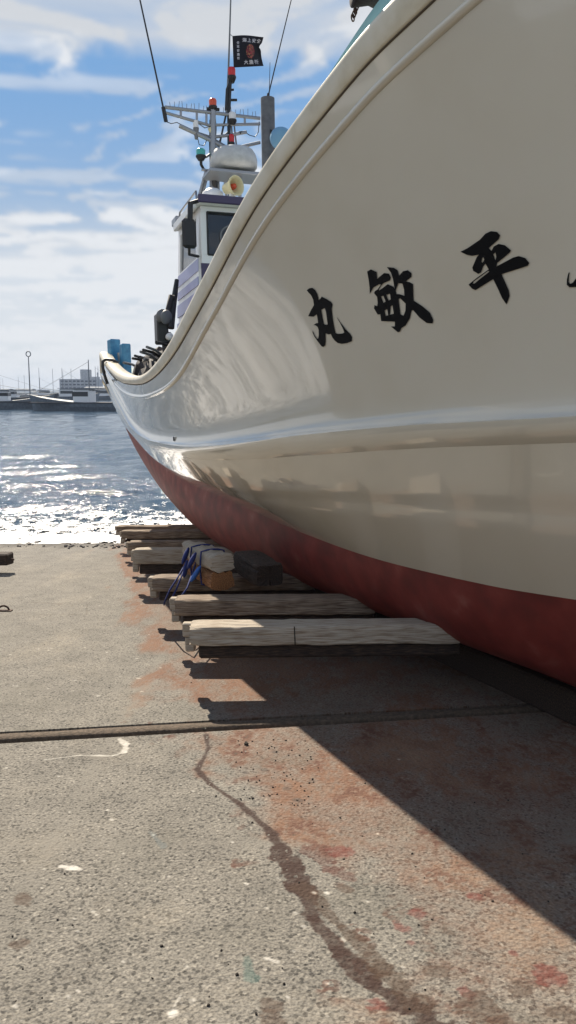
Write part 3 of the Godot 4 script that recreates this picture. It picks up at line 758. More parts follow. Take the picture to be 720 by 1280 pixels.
func at(px: float, py: float, z: float) -> Vector3: return on_boat(px, py, z)
func bar(n: String, m: Material, par: Node, pts: Array, r: float, r1 := -1.0, seg := 8) -> MeshInstance3D:
	var st := stool(); tube(st, pts, r, r1, seg); return put(st, n, m, par)
func turned(n: String, m: Material, par: Node, p: Vector3, prof: Array, b := Basis(), seg := 20) -> MeshInstance3D:
	var st := stool(); lathe(st, prof, Transform3D(b, p), seg); return put(st, n, m, par)
func block(n: String, m: Material, par: Node, c: Vector3, s: Vector3, b := Basis(), ch := -1.0) -> MeshInstance3D:
	var st := stool(); box(st, c, s, b, ch); return put(st, n, m, par)

func build_stern_gear(boat: Node3D):
	for e in [[142.0, 424.5, 5.0, 0.145, 0.62], [156.0, 430.0, 4.7, 0.125, 0.70]]:
		var t := at(e[0], e[1], e[2]); var st := stool()
		box(st, t - Vector3(0, e[4] * 0.5, 0), Vector3(e[3], e[4], e[3]), Basis(Vector3.UP, 0.2), 0.012); put(st, "mooring_post", M.blue, boat)
	block("post_beam", M.blue, boat, Vector3(1.12, 2.46, 4.85), Vector3(0.42, 0.12, 0.6))
	# fairlead rail bent over the corner of the stern
	var r := []
	for p in [[151, 461, 4.1], [146, 453, 4.1], [141, 450, 4.15], [132, 449.5, 4.2], [128.5, 452, 4.2], [128.3, 458, 4.2], [131, 470, 4.15], [134.5, 480, 4.15]]: r.append(at(p[0], p[1], p[2]))
	bar("corner_rail", M.black, boat, r, 0.02, 0.02, 8)
	bar("lashing_line", M.white, boat, [at(133, 466, 5.45), at(137, 480, 5.3), at(147, 490, 4.6), at(158, 500, 4.0), at(162, 516, 3.7)], 0.008)
	bar("post_hook", M.steel, boat, [at(149, 441, 4.85), at(149.5, 448, 4.85), at(150, 453, 4.85)], 0.03, 0.02)
	# heap of dark nets and rope by the stern rail
	var g := RandomNumberGenerator.new(); g.seed = 8
	var st := stool(); var nz := noise(51, 2.6, 4)
	var rows := []
	for i in 15:
		var u := i / 14.0; var row := []
		for k in 17:
			var v := k / 16.0; var a := PI * v
			var hgt := (0.20 + 0.16 * u) * sin(PI * clampf(u * 1.02, 0.02, 0.98)) + 0.02
			var p := Vector3(0.94 + cos(a) * 0.36, 2.28 + sin(a) * hgt * 1.4, lerpf(4.3, 2.4, u))
			row.append(p + Vector3(nz.get_noise_3dv(p * 2.0), nz.get_noise_3dv(p * 2.0 + Vector3(9, 0, 0)), nz.get_noise_3dv(p * 2.0 + Vector3(0, 9, 0))) * 0.14)
		rows.append(row)
	grid(st, rows); var heap := put(st, "net_heap", M.dark, boat)
	for k in 16:
		var z := g.randf_range(2.6, 4.4); var x := g.randf_range(0.85, 1.2); var a := g.randf_range(-0.6, 0.6); var y := 2.44 + 0.12 * g.randf() + (4.4 - z) * 0.05
		bar("rope_end", M.grey if k % 3 == 0 else M.black, heap, [Vector3(x - 0.15, y - 0.02, z + 0.1), Vector3(x + 0.06, y + 0.05, z - 0.2 + a * 0.1), Vector3(x + 0.22, y + 0.04, z - 0.5 + a * 0.2)], 0.016)
	block("net_bin", M.dark, boat, Vector3(0.80, 2.16, 3.3), Vector3(0.8, 0.4, 1.7))
	# line hauler on the starboard side before the wheelhouse
	var c := at(207, 403, 2.6)
	block("hauler_body", M.black, boat, c + Vector3(0.03, -0.06, 0.1), Vector3(0.13, 0.34, 0.18))
	var hw := turned("hauler_drum", M.grey, boat, c + Vector3(0.02, 0.06, -0.02), [Vector2(0.0, 0.05), Vector2(0.075, 0.05), Vector2(0.08, 0.035), Vector2(0.045, 0.02), Vector2(0.045, -0.02), Vector2(0.08, -0.035), Vector2(0.075, -0.05), Vector2(0.0, -0.05)], Basis(Vector3.UP, 0.5) * Basis(Vector3.RIGHT, PI * 0.42))
	turned("hub", M.white, hw, c + Vector3(-0.03, -0.16, -0.03), [Vector2(0.0, 0.03), Vector2(0.04, 0.03), Vector2(0.04, -0.03), Vector2(0.0, -0.03)], Basis(Vector3.RIGHT, PI * 0.5))
	bar("hauler_arm", M.black, boat, [at(213, 410, 2.6), at(216, 385, 2.65), at(219, 365, 2.7), at(221, 350, 2.75)], 0.045, 0.025)
	bar("hauler_strut", M.dark, boat, [at(209, 392, 2.6), at(214, 370, 2.65), at(218, 372, 2.65)], 0.03, 0.03)
	bar("hauler_post", M.dark, boat, [c + Vector3(-0.02, -0.1, 0.1), Vector3(c.x - 0.1, 1.68, c.z + 0.1)], 0.06, 0.06)
	# anchor chain hanging over the bow bulwark
	for k in 7:
		var p := at(441 + k * 1.6, 22 - k * 4.4, -2.95); var ring := []
		var tw := Basis(Vector3(0, 1, 0), (k % 2) * PI * 0.5 + 0.4)
		for q in 13: ring.append(p + tw * Vector3(cos(TAU * q / 12.0) * 0.010, sin(TAU * q / 12.0) * 0.017, 0))
		bar("chain_link", M.iron, boat, ring, 0.0035, 0.0035, 6)
	var roll := turned("bow_roller", M.dark, boat, at(462, -2, -3.05), [Vector2(0.0, 0.08), Vector2(0.05, 0.08), Vector2(0.03, 0.0), Vector2(0.05, -0.08), Vector2(0.0, -0.08)], Basis(Vector3.FORWARD, PI * 0.5))

func build_wheelhouse(boat: Node3D):
	var zf := 2.0; var za := 3.0; var base := 1.68
	var wh := Node3D.new(); wh.name = "wheelhouse"; boat.add_child(wh); wh.position = Vector3(0, base, zf)
	var L := func(p: Vector3): return p - Vector3(0, base, zf)
	# walls: posts and panels round real openings
	var xb := 0.86; var xt := 0.79; var sill := 3.55; var head := 3.98; var top := 4.06
	var X := func(h: float): return lerpf(xb, xt, clampf((h - 2.6) / 1.4, 0.0, 1.0))
	var side_panel := func(n: String, h0: float, h1: float, z0: float, z1: float, m: Material, out := 0.0, s := 1.0):
		var st := stool(); st.set_smooth_group(-1)
		var a: float = X.call(h0); var b: float = X.call(h1); var th := 0.045
		var q := []
		for e in [[a + out, h0, z0], [a + out, h0, z1], [b + out, h1, z1], [b + out, h1, z0]]: q.append(L.call(Vector3(e[0] * s, e[1], e[2])))
		var w := []
		for e in [[a - th, h0, z0], [a - th, h0, z1], [b - th, h1, z1], [b - th, h1, z0]]: w.append(L.call(Vector3(e[0] * s, e[1], e[2])))
		quad(st, q[0], q[3], q[2], q[1]); quad(st, w[0], w[1], w[2], w[3])
		for k in 4: quad(st, q[k], q[(k + 1) % 4], w[(k + 1) % 4], w[k])
		return put(st, n, m, wh)
	for s in [1.0, -1.0]:
		side_panel.call("side_wall", base, sill, zf, za, M.white, 0.0, s)
		side_panel.call("corner_post", sill, top, zf, zf + 0.13, M.white, 0.0, s)
		side_panel.call("corner_post", sill, top, za - 0.10, za, M.white, 0.0, s)
		side_panel.call("window_head", head, top, zf + 0.131, za - 0.101, M.white, 0.0, s)
		side_panel.call("side_window", sill, head, zf + 0.131, za - 0.101, M.glass, -0.02, s)
		for e in [[3.40, 3.53], [3.25, 3.34], [3.05, 3.19], [2.90, 2.98], [2.72, 2.83]]:
			side_panel.call("painted_stripe", e[0], e[1], zf + 0.004, za - 0.002, M.lilac, 0.004, s)
	var fp := func(n: String, x0: float, x1: float, h0: float, h1: float, m: Material, dz := 0.0, th := 0.045):
		return block(n, m, wh, L.call(Vector3((x0 + x1) * 0.5, (h0 + h1) * 0.5, zf + th * 0.5 + dz)), Vector3(absf(x1 - x0), h1 - h0, th), Basis(), 0.003)
	fp.call("front_wall", -0.80, 0.80, base, 3.42, M.white, -0.046)
	fp.call("front_stripe", -0.80, 0.80, 3.28, 3.47, M.violet, -0.052, 0.012)
	fp.call("front_wall", -0.79, 0.79, 3.42, 3.56, M.white, -0.046)
	fp.call("front_wall", -0.785, 0.785, 4.0, 4.06, M.white, -0.046)
	for x in [0.755, 0.26, -0.26, -0.755]: fp.call("window_post", x - 0.035, x + 0.035, 3.56, 4.0, M.white, -0.046)
	for e in [[0.72, 0.295], [0.225, -0.225], [-0.295, -0.72]]:
		fp.call("front_window", e[1], e[0], 3.56, 4.0, M.glass, -0.02, 0.008)
	for e in [[0.72, 0.295], [0.225, -0.225], [-0.295, -0.72]]:       # rubber gaskets round the front panes
		var g := []
		for q in [[e[0], 3.56], [e[1], 3.56], [e[1], 4.0], [e[0], 4.0], [e[0], 3.56]]: g.append(L.call(Vector3(q[0], q[1], zf - 0.047)))
		for k in 4: bar("window_gasket", M.black, wh, [g[k], g[k + 1]], 0.010, 0.010, 6)
	for q in [[0.70, 3.58, 0.60, 3.90]]: bar("wiper", M.black, wh, [L.call(Vector3(q[0] - 0.2, q[1], zf - 0.055)), L.call(Vector3(q[2] - 0.25, q[3], zf - 0.055))], 0.006)
	bar("roof_handrail", M.steel, wh, [L.call(Vector3(0.80, 4.14, 2.05)), L.call(Vector3(0.80, 4.24, 2.08)), L.call(Vector3(0.79, 4.24, 2.9)), L.call(Vector3(0.79, 4.14, 2.95))], 0.012)
	var cv := []
	for k in 25: cv.append(L.call(Vector3(0.46 + cos(TAU * k / 24.0) * 0.115, 3.76 + sin(TAU * k / 24.0) * 0.115, zf - 0.03)))
	bar("clear_view_screen", M.grey, wh, cv, 0.012)
	block("back_wall", M.white, wh, L.call(Vector3(0, (base + top) * 0.5, za + 0.03)), Vector3(1.56, top - base, 0.05))
	block("interior_console", M.dark, wh, L.call(Vector3(0, 2.9, zf + 0.35)), Vector3(1.3, 1.1, 0.4))
	# roof
	var st := stool(); box(st, L.call(Vector3(0, 4.10, (zf + za) * 0.5 - 0.03)), Vector3(1.66, 0.07, za - zf + 0.22), Basis(), 0.02); var rf := put(st, "roof", M.white, wh)
	block("roof_edge", M.violet, rf, L.call(Vector3(0, 4.105, zf - 0.155)), Vector3(1.68, 0.085, 0.03), Basis(), 0.01)
	block("gutter_end", M.steel, rf, L.call(at(221, 277, 3.0)), Vector3(0.08, 0.08, 0.22), Basis(), 0.01)
	block("gutter", M.white, rf, L.call(Vector3(0.84, 4.08, 2.47)), Vector3(0.04, 0.09, 1.0), Basis(), 0.01)
	# mirror on its arm
	var mr := Node3D.new(); mr.name = "mirror"; wh.add_child(mr); mr.position = L.call(at(236.5, 292, 1.86))
	var arm := func(p: Vector3): return L.call(p) - mr.position
	var mb := stool(); box(mb, Vector3.ZERO, Vector3(0.155, 0.30, 0.06), Basis(Vector3.UP, 0.12), 0.028); put(mb, "mirror_shell", M.black, mr)
	bar("mirror_arm", M.black, mr, [arm.call(at(238, 253, 1.86)), arm.call(at(237.5, 279, 1.86))], 0.028, 0.028)
	bar("mirror_bracket", M.black, mr, [arm.call(at(238, 254, 1.86)), arm.call(Vector3(0.8, 4.10, 1.9))], 0.02, 0.02)
	bar("mirror_stay", M.black, mr, [arm.call(at(236.5, 308, 1.86)), arm.call(at(236.5, 318, 1.9)), arm.call(Vector3(0.79, 3.55, 2.03))], 0.016, 0.016)
	bar("drip_pipe", M.grey, wh, [L.call(at(227, 300, 3.0)), L.call(at(226.5, 328, 3.05))], 0.012)

func build_mast(boat: Node3D):
	var z := 3.0
	var mast := Node3D.new(); mast.name = "mast"; boat.add_child(mast); mast.position = Vector3(0.2, 4.14, z)
	var P := func(px: float, py: float, dz := 0.0): return at(px, py, z + dz) - mast.position
	var rod := func(n: String, m: Material, l: Array, r: float, r1 := -1.0):
		var pts := []
		for e in l: pts.append(P.call(e[0], e[1], e[2] if e.size() > 2 else 0.0))
		return bar(n, m, mast, pts, r, r1, 8)
	# columns
	rod.call("mast_column", M.steel, [[266, 254], [266, 134]], 0.042, 0.036)
	rod.call("mast_leg", M.steel, [[258, 212], [247, 252]], 0.018)
	rod.call("mast_leg", M.steel, [[261, 212], [251, 252]], 0.016)
	rod.call("mast_leg", M.steel, [[272, 216], [273, 252]], 0.022)
	rod.call("mast_leg", M.steel, [[280, 216, 0.3], [284, 252, 0.3]], 0.02)
	rod.call("main_pole", M.black, [[288, 254], [286.5, 190], [286, 140], [288, 98]], 0.024, 0.02)
	rod.call("flag_pole", M.grey, [[283, 142], [285.5, 90], [287, 45], [289, -20]], 0.014, 0.008)
	rod.call("cable_bundle", M.black, [[283, 138], [284, 112], [288, 100]], 0.022, 0.016)
	rod.call("stay", M.black, [[282.5, 143], [273, 187]], 0.012)
	rod.call("stay", M.grey, [[292, 150], [296, 186]], 0.010)
	rod.call("stay", M.grey, [[289, 150], [291, 184]], 0.010)
	# ladder boom with its struts
	rod.call("boom", M.steel, [[206, 134], [325, 148]], 0.021)
	rod.call("boom", M.steel, [[207, 141], [261, 156.5], [325, 155]], 0.018)
	for x in [[226, 137, 147], [246, 139.5, 152.5], [258, 141, 156], [306, 146, 156], [286, 144, 156]]: rod.call("boom_strut", M.steel, [[x[0], x[1]], [x[0], x[2]]], 0.014)
	for k in 22: rod.call("bird_spike", M.grey, [[213 + k * 5.1, 134.5 + k * 0.6], [212 + k * 5.1 + (k % 3), 127.5 + k * 0.6 - (k % 4)]], 0.003)
	# lower arms
	rod.call("lower_arm", M.steel, [[224, 157], [252, 170], [283, 185]], 0.026)
	rod.call("lower_arm", M.grey, [[231, 161], [262, 171], [282, 183]], 0.016)
	rod.call("lower_arm", M.steel, [[262, 172], [290, 168.5], [308, 165]], 0.02)
	rod.call("lower_arm", M.steel, [[295, 185], [325, 178]], 0.02)
	rod.call("signal_wire", M.black, [[207.5, 152], [214, 154.5], [221, 153], [229, 157]], 0.005)
	rod.call("signal_wire", M.black, [[306, 165], [312, 169], [319, 171], [323, 165], [324, 152]], 0.005)
	rod.call("signal_wire", M.black, [[247, 172], [249, 181], [255, 182], [258, 176]], 0.005)
	rod.call("signal_wire", M.black, [[268, 136], [270, 160], [269, 190], [271, 216]], 0.008)
	rod.call("signal_wire", M.black, [[262.5, 150], [262, 180], [263, 214]], 0.007)
	rod.call("signal_wire", M.grey, [[246, 153], [256, 160], [263, 158]], 0.006)
	rod.call("signal_wire", M.black, [[290, 155], [284, 166], [276, 172], [270, 186]], 0.007)
	rod.call("radar_strut", M.steel, [[262, 188], [278, 214]], 0.014)
	rod.call("antenna_clamp", M.black, [[204, 134], [207.5, 152]], 0.024)
	rod.call("whip_antenna", M.black, [[206.5, 150], [203.5, 132], [175, 0], [171, -20]], 0.012, 0.008)
	rod.call("arm_fitting", M.white, [[244.5, 151], [245, 160]], 0.03, 0.034)
	rod.call("arm_fitting", M.grey, [[245, 160], [245.5, 174]], 0.036, 0.02)
	rod.call("arm_fitting", M.cream, [[262, 160], [265, 168]], 0.026, 0.02)
	rod.call("arm_fitting", M.black, [[299, 166.5], [307, 165]], 0.022, 0.016)
	# lamps
	var lamp := func(px: float, py: float, r: float, h: float, m: Material, dz := 0.0):
		var p: Vector3 = P.call(px, py, dz); var t := Node3D.new(); t.name = "signal_lamp"; mast.add_child(t, true); t.position = p
		turned("lamp_lens", m, t, Vector3.ZERO, [Vector2(0.0, h * 0.55), Vector2(r * 0.8, h * 0.5), Vector2(r, h * 0.35), Vector2(r * 0.94, -h * 0.25)])
		turned("lamp_foot", M.black, t, Vector3.ZERO, [Vector2(r * 1.1, -h * 0.25), Vector2(r * 1.1, -h * 0.4), Vector2(r * 0.6, -h * 0.8), Vector2(0, -h * 0.8)])
	lamp.call(266, 130, 0.046, 0.11, M.orange)
	lamp.call(289.5, 92, 0.048, 0.13, M.redlamp)
	lamp.call(289, 175, 0.038, 0.12, M.redlamp)
	lamp.call(251, 192, 0.055, 0.10, M.green)
	lamp.call(290, 147, 0.05, 0.11, M.white)
	rod.call("lamp_collar", M.black, [[258.5, 136], [274, 137]], 0.02)
	rod.call("lamp_arm", M.black, [[251, 198], [251.5, 206], [255, 212], [262, 215]], 0.018)
	rod.call("lamp_arm", M.grey, [[247, 199], [258, 196], [264, 192]], 0.014)
	rod.call("pole_step", M.black, [[284, 125], [296, 125]], 0.016)
	rod.call("pole_step", M.black, [[284, 113], [292, 112]], 0.014)
	# radar
	var rp: Vector3 = P.call(292, 202, -0.25)
	turned("radome", M.dome, mast, rp, [Vector2(0.0, 0.125), Vector2(0.18, 0.12), Vector2(0.235, 0.10), Vector2(0.262, 0.05), Vector2(0.275, -0.01), Vector2(0.27, -0.07), Vector2(0.24, -0.105), Vector2(0.15, -0.12), Vector2(0.0, -0.12)], Basis(Vector3.RIGHT, 0.06), 32)
	block("radar_shelf", M.steel, mast, rp + Vector3(0.02, -0.16, 0.02), Vector3(0.62, 0.035, 0.36))
	rod.call("shelf_bar", M.steel, [[252, 212, -0.2], [312, 221, -0.2]], 0.016)
	rod.call("shelf_leg", M.black, [[267, 217, -0.1], [269, 238, 0.0]], 0.03)
	rod.call("shelf_leg", M.steel, [[300, 220, -0.25], [300, 252, -0.25]], 0.02)
	# small white dome and the horn speaker on the roof
	turned("antenna_dome", M.white, mast, P.call(266, 249, -0.5), [Vector2(0.0, 0.11), Vector2(0.07, 0.105), Vector2(0.115, 0.07), Vector2(0.13, 0.02), Vector2(0.128, -0.05), Vector2(0.0, -0.05)])
	var hb := Basis(Vector3.UP, 0.45) * Basis(Vector3.RIGHT, -PI * 0.5)
	var hp: Vector3 = P.call(292, 233, -0.75)
	var horn := turned("horn_speaker", M.cream, mast, hp, [Vector2(0.105, 0.03), Vector2(0.11, 0.05), Vector2(0.10, 0.055), Vector2(0.088, 0.04), Vector2(0.06, -0.02), Vector2(0.04, -0.05), Vector2(0.0, -0.05)], hb)
	turned("horn_body", M.cream, horn, hp, [Vector2(0.105, 0.03), Vector2(0.07, -0.03), Vector2(0.055, -0.13), Vector2(0.0, -0.14)], hb)
	turned("horn_throat", M.orange, horn, hp, [Vector2(0.0, 0.03), Vector2(0.025, 0.025), Vector2(0.035, -0.02), Vector2(0.03, -0.05)], hb)
	block("horn_bracket", M.white, mast, hp + Vector3(0.0, -0.13, 0.06), Vector3(0.06, 0.16, 0.06))
	# exhaust stack with whips beside it
	var top: Vector3 = P.call(334.5, 123.0)
	bar("exhaust_stack", M.stack, mast, [top, Vector3(top.x, -2.2, top.z + 0.1)], 0.083, 0.083, 20)
	rod.call("whip_antenna", M.black, [[334.5, 123], [350, 58], [364, 0], [369, -20]], 0.008, 0.005)
	rod.call("whip_antenna", M.black, [[336.5, 123], [337.5, 78]], 0.005, 0.003)
	rod.call("antenna_clamp", M.black, [[334, 126], [335.5, 117]], 0.016)
	var bd := turned("blue_float", M.floatblue, mast, P.call(351, 173, -0.3), [Vector2(0.0, 0.08), Vector2(0.09, 0.075), Vector2(0.125, 0.03), Vector2(0.125, -0.03), Vector2(0.09, -0.075), Vector2(0.0, -0.08)], Basis(Vector3.RIGHT, 1.2), 24)
	rod.call("float_hanger", M.black, [[346, 172, -0.25], [336, 160, 0.0]], 0.014)
	# flag
	var flag := thing("fishing_flag", "small black pennant with white characters and a red emblem on the mast", "flag", boat_frame * Transform3D(Basis(), at(290, 45, z)))
	var st := stool(); var rows := []
	var inv := at(290, 45, z)
	for i in 19:
		var u := i / 18.0; var row := []
		for k in 15:
			var v := k / 14.0
			var tl := Vector2(290.5, 45); var tr := Vector2(329.5, 45.5); var bl := Vector2(292, 84.5); var br := Vector2(329.5, 82.5)
			var p := tl.lerp(tr, u).lerp(bl.lerp(br, u), v)
			p.x += -3.2 * sin(PI * v) * u * u - 3.0 * exp(-pow((v - 0.33) / 0.08, 2.0)) * pow(u, 6.0)
			p.y += -1.2 * sin(u * PI * 1.3) * (1.0 - v)
			var dz := 0.05 * sin(u * 6.0 + v * 2.0) * u + 0.04 * sin(u * 11.0 - v * 3.0) * u
			row.append([at(p.x, p.y, z + dz) - inv, Vector2(u, v)])
		rows.append(row)
	for i in 18: for k in 14:
		for v in [rows[i][k], rows[i + 1][k], rows[i + 1][k + 1], rows[i][k], rows[i + 1][k + 1], rows[i][k + 1]]:
			st.set_uv(v[1]); st.add_vertex(v[0])
	var fm := mat(Color.WHITE, 0.9); fm.albedo_texture = flag_print()
	put(st, "flag_cloth", fm, flag)
	bar("flag_line", M.grey, flag, [at(290.5, 45, z) - inv, at(287.5, 43, z) - inv], 0.004)
	bar("flag_line", M.grey, flag, [at(292, 84.5, z) - inv, at(287.5, 86, z) - inv], 0.004)

# Strokes on a 10 x 10 cell for the characters printed on the flag.
const KANJI := {
	"sea": [[1,1,2,2],[0.5,3.5,1.6,4.4],[0.5,9,2.4,6],[4,0.5,3.2,2.4],[3.4,1.8,9.4,1.8],[4,3.4,8.8,3.4],[4,3.4,3.6,8.2],[8.8,3.4,8.4,9.2],[3.6,8.2,9,8.2],[3,5.8,9.8,5.8],[6.3,3.6,6.0,8]],
	"up": [[4.6,0.8,4.6,9],[4.6,4.4,8.2,4.4],[0.8,9,9.4,9]],
	"peace": [[5,0.2,5,1.6],[1,1.8,9,1.8],[1,1.8,1,3.4],[9,1.8,9,3.4],[0.8,5,9.4,5],[4.4,2.8,2.6,6.8],[2.6,6.8,8.6,9.6],[7,5,1.2,9.6]],
	"all": [[5,0.4,0.6,4],[5,0.4,9.4,4],[3,4.2,7,4.2],[3,6.2,7,6.2],[5,4.2,5,9],[1.2,9,8.8,9]],
	"big": [[0.8,3.6,9.2,3.6],[5,0.6,4.6,4.6],[4.6,4.6,0.8,9.4],[5,4.2,9.4,9.4]],
	"catch": [[1,1,2,2],[0.5,3.5,1.6,4.4],[0.5,9,2.4,6],[5,0.4,3.4,2.6],[5,1.2,7.6,1.2],[3.6,2.8,9,2.8],[3.6,2.8,3.6,7],[9,2.8,9,7],[3.6,4.9,9,4.9],[6.3,2.8,6.3,7],[3.6,7,9,7],[3.2,8.4,2.8,9.6],[5,8.4,5.2,9.6],[6.8,8.4,7.2,9.6],[8.6,8.4,9.4,9.6]],
	"pray": [[2,0.4,2.8,1.4],[0.6,2.4,4,2.4],[4,2.4,0.6,6],[2.4,4.4,2.4,9.6],[5.6,1.2,9,0.8],[5.6,1.2,5.4,9.4],[5.6,4.2,9.6,4.2],[8,4.2,8,9.6]],
	"ear": [[1,1,9,1],[2,1,2,8],[8,1,8,9.6],[2,3.4,8,3.4],[2,5.6,8,5.6],[1,8,9,7.4]]}
func draw_line_on(im: Image, a: Vector2, b: Vector2, w: float, col: Color):
	var n := int((b - a).length() * 2.0) + 1
	for i in n + 1:
		var p := a.lerp(b, float(i) / n)
		im.fill_rect(Rect2i(int(p.x - w * 0.5), int(p.y - w * 0.5), maxi(1, int(w)), maxi(1, int(w))), col)
func glyph(im: Image, name_: String, x: float, y: float, s: float, w: float, col: Color):
	for k in KANJI[name_]: draw_line_on(im, Vector2(x + k[0] * s / 10.0, y + k[1] * s / 10.0), Vector2(x + k[2] * s / 10.0, y + k[3] * s / 10.0), w, col)
func flag_print() -> ImageTexture:
	var im := Image.create(256, 256, false, Image.FORMAT_RGB8); im.fill(srgb(24, 24, 34))
	var ink := srgb(206, 204, 210)
	var x := 84.0
	for k in ["sea", "up", "peace", "all"]: glyph(im, k, x, 22, 34, 4.5, ink); x += 41
	x = 92.0
	for k in ["big", "catch", "pray"]: glyph(im, k, x, 200, 36, 4.5, ink); x += 46
	var y := 48.0
	for k in ["all", "ear", "peace", "catch", "pray"]: glyph(im, k, 34, y, 22, 3.2, ink); y += 31
	var g := RandomNumberGenerator.new(); g.seed = 3                # a plain red, pink and ochre patch for the emblem
	for k in 900:
		var a := g.randf() * TAU; var r := sqrt(g.randf())
		var p := Vector2(150 + cos(a) * r * 36, 126 + sin(a) * r * 56)
		var c: Color = [srgb(150, 44, 56), srgb(176, 84, 88), srgb(96, 34, 44), srgb(160, 130, 84), srgb(40, 36, 44)][g.randi() % 5]
		im.fill_rect(Rect2i(int(p.x), int(p.y), 5 + g.randi() % 6, 4 + g.randi() % 4), c)
	return ImageTexture.create_from_image(im)

# ------------------------------------------------------------------ timbers under the boat
func build_sleepers():
	# left end (pixel of the lower front edge), width, height above the slip, thickness, length
	var list := [[237, 827, 0.25, 0.20], [218, 786, 0.25, 0.20], [190, 753, 0.24, 0.20], [167, 719, 0.22, 0.26], [160, 697, 0.24, 0.18], [151, 681, 0.24, 0.18], [145, 671, 0.25, 0.15]]
	var says := ["pale sleeper with a bleached split top nearest the wet joint", "weathered sleeper just behind the bleached split one, its end board proud", "short worn sleeper half hidden behind the blue-roped chocks", "deep worn sleeper beside the blue-roped chocks with a bleached top", "worn brown sleeper two before the water's edge timber", "worn brown sleeper next to the last one by the water", "last dark sleeper nearest to the surf"]
	for k in list.size():
		var e: Array = list[k]
		var p := ground_at(e[0], e[1], e[2])
		var yaw := deg_to_rad(2.0 + rng.randf_range(-0.8, 0.8))
		var base := slip(p.x, p.z)
		var t := thing("timber_sleeper", says[k], "timber", Transform3D(Basis(Vector3.UP, yaw) * Basis(Vector3.RIGHT, atan(-SLOPE)), base), "timbers under the boat")
		var len := 1.0
		for it in 60:                                               # they reach in until they meet the bilge
			var q := boat_frame.affine_inverse() * (base + Basis(Vector3.UP, yaw) * Vector3(len, e[2] + e[3], -0.12))
			var hb := 0.0
			for tt in 60:
				var bp := bottom(q.z, tt / 59.0)
				if bp.y <= e[2] + e[3]: hb = bp.x; break
			if q.x <= hb + 0.015: break
			len += 0.03
		len += 0.16
		var th: float = e[3]; var h0: float = e[2]; var w := 0.24
		var st := stool(); var seg := 1
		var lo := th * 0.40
		rough_timber(st, Vector3(0, h0 + lo + (th - lo) * 0.5, -w * 0.5), Vector3(len, th - lo, w), k + 40)
		put(st, "timber", M.bleached if k in [0, 3] else M.wood, t)
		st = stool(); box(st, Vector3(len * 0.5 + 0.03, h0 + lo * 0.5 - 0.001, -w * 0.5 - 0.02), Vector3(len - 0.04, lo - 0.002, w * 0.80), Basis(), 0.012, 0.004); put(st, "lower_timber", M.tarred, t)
		st = stool(); box(st, Vector3(0.25 - 0.065, h0 + th * 0.62, -w - 0.045), Vector3(0.5, th * 0.42, 0.085), Basis(), 0.008, 0.005); put(st, "end_board", M.bleached, t)
		st = stool(); box(st, Vector3(-0.02, h0 + th * 0.18, -w - 0.04), Vector3(0.06, th * 0.45, 0.07), Basis(), 0.008, 0.003); put(st, "end_block", M.bleached, t)
		if k == 0:
			for cr in [[0.62, 0.45]]:
				st = stool(); box(st, Vector3(cr[0], h0 + th * 0.7, 0.0015), Vector3(0.006, th * 0.58, 0.006), Basis(Vector3.BACK, 0.04), 0.0); put(st, "split", M.crack, t)
	# long bearers that carry the sleepers, in the shade of the hull
	for k in 2:
		var a := boat_frame * Vector3(0.0 if k == 0 else 0.66, 0, 2.2 if k == 1 else 4.7); var b := boat_frame * Vector3(0.0 if k == 0 else 0.66, 0, -3.4 if k == 0 else -1.2)
		a.y = SLOPE * a.z; b.y = SLOPE * b.z
		var d := (b - a).normalized(); var x := Vector3.UP.cross(d).normalized()
		var t := thing("slip_bearer", "dark keel timber lying along the slip under the boat's keel" if k == 0 else "dark bearer timber carrying the sleepers' inner ends", "timber", Transform3D(Basis(x, d.cross(x), d), (a + b) * 0.5), "bearers on the slipway")
		var st := stool(); box(st, Vector3(0, 0.095 if k == 0 else 0.11, 0), Vector3(0.2, 0.19 if k == 0 else 0.22, (b - a).length()), Basis(), 0.015); put(st, "beam", M.tarred, t)
	# two stacked chock logs with a blue rope round them
	var fw := -boat_frame.basis.z
	var near := ground_at(262, 739, 0.45)
	var dir := -fw; var sx := Vector3(cos(deg_to_rad(20)), 0, -sin(deg_to_rad(20)))
	for k in 2:
		var bs := Basis(-sx, dir.cross(-sx), dir).orthonormalized()
		var t := thing("chock_log", ["orange-brown split chock log under the whitened one", "whitened chock log with blue rope on top of the brown one"][k], "log", Transform3D(bs, near + Vector3.UP * 0.135 * k), "chock logs beside the hull")
		var st := stool(); var rows := []; var nz := noise(30 + k, 5.0, 3)
		for i in 13:
			var row := []; var zz := 0.92 * i / 12.0
			for j in 20:
				var a := TAU * j / 20.0; var sq := pow(maxf(absf(cos(a)), absf(sin(a))), -0.72)
				var p := Vector3(-0.10 + cos(a) * 0.088 * sq, 0.068 + sin(a) * 0.066 * sq, zz)
				row.append(p + Vector3(nz.get_noise_3dv(p * Vector3(6, 6, 2)), nz.get_noise_3dv(p * Vector3(6, 6, 2) + Vector3.ONE * 7.0), 0) * 0.026)
			rows.append(row)
		grid(st, rows, true); st.set_smooth_group(-1)
		for j in 20:
			tri(st, Vector3(-0.10, 0.068, -0.006), rows[0][j], rows[0][(j + 1) % 20]); tri(st, Vector3(-0.10, 0.068, 0.925), rows[12][(j + 1) % 20], rows[12][j])
		put(st, "log", M.logwood if k == 0 else M.bleached, t)
	var t2 := thing("chock_block", "dark squared chock block between the hull and the logs", "block", Transform3D(Basis(Vector3.UP, deg_to_rad(110)), near + Vector3(0.34, 0, -0.40)))
	var st2 := stool(); rough_timber(st2, Vector3(-0.3, 0.09, 0), Vector3(0.62, 0.17, 0.22), 77); put(st2, "block", M.tarred, t2)
	# blue rope with its blue pads
	var rp := thing("blue_rope", "blue rope and pads lashed round the chock logs", "rope", Transform3D(Basis(), near))
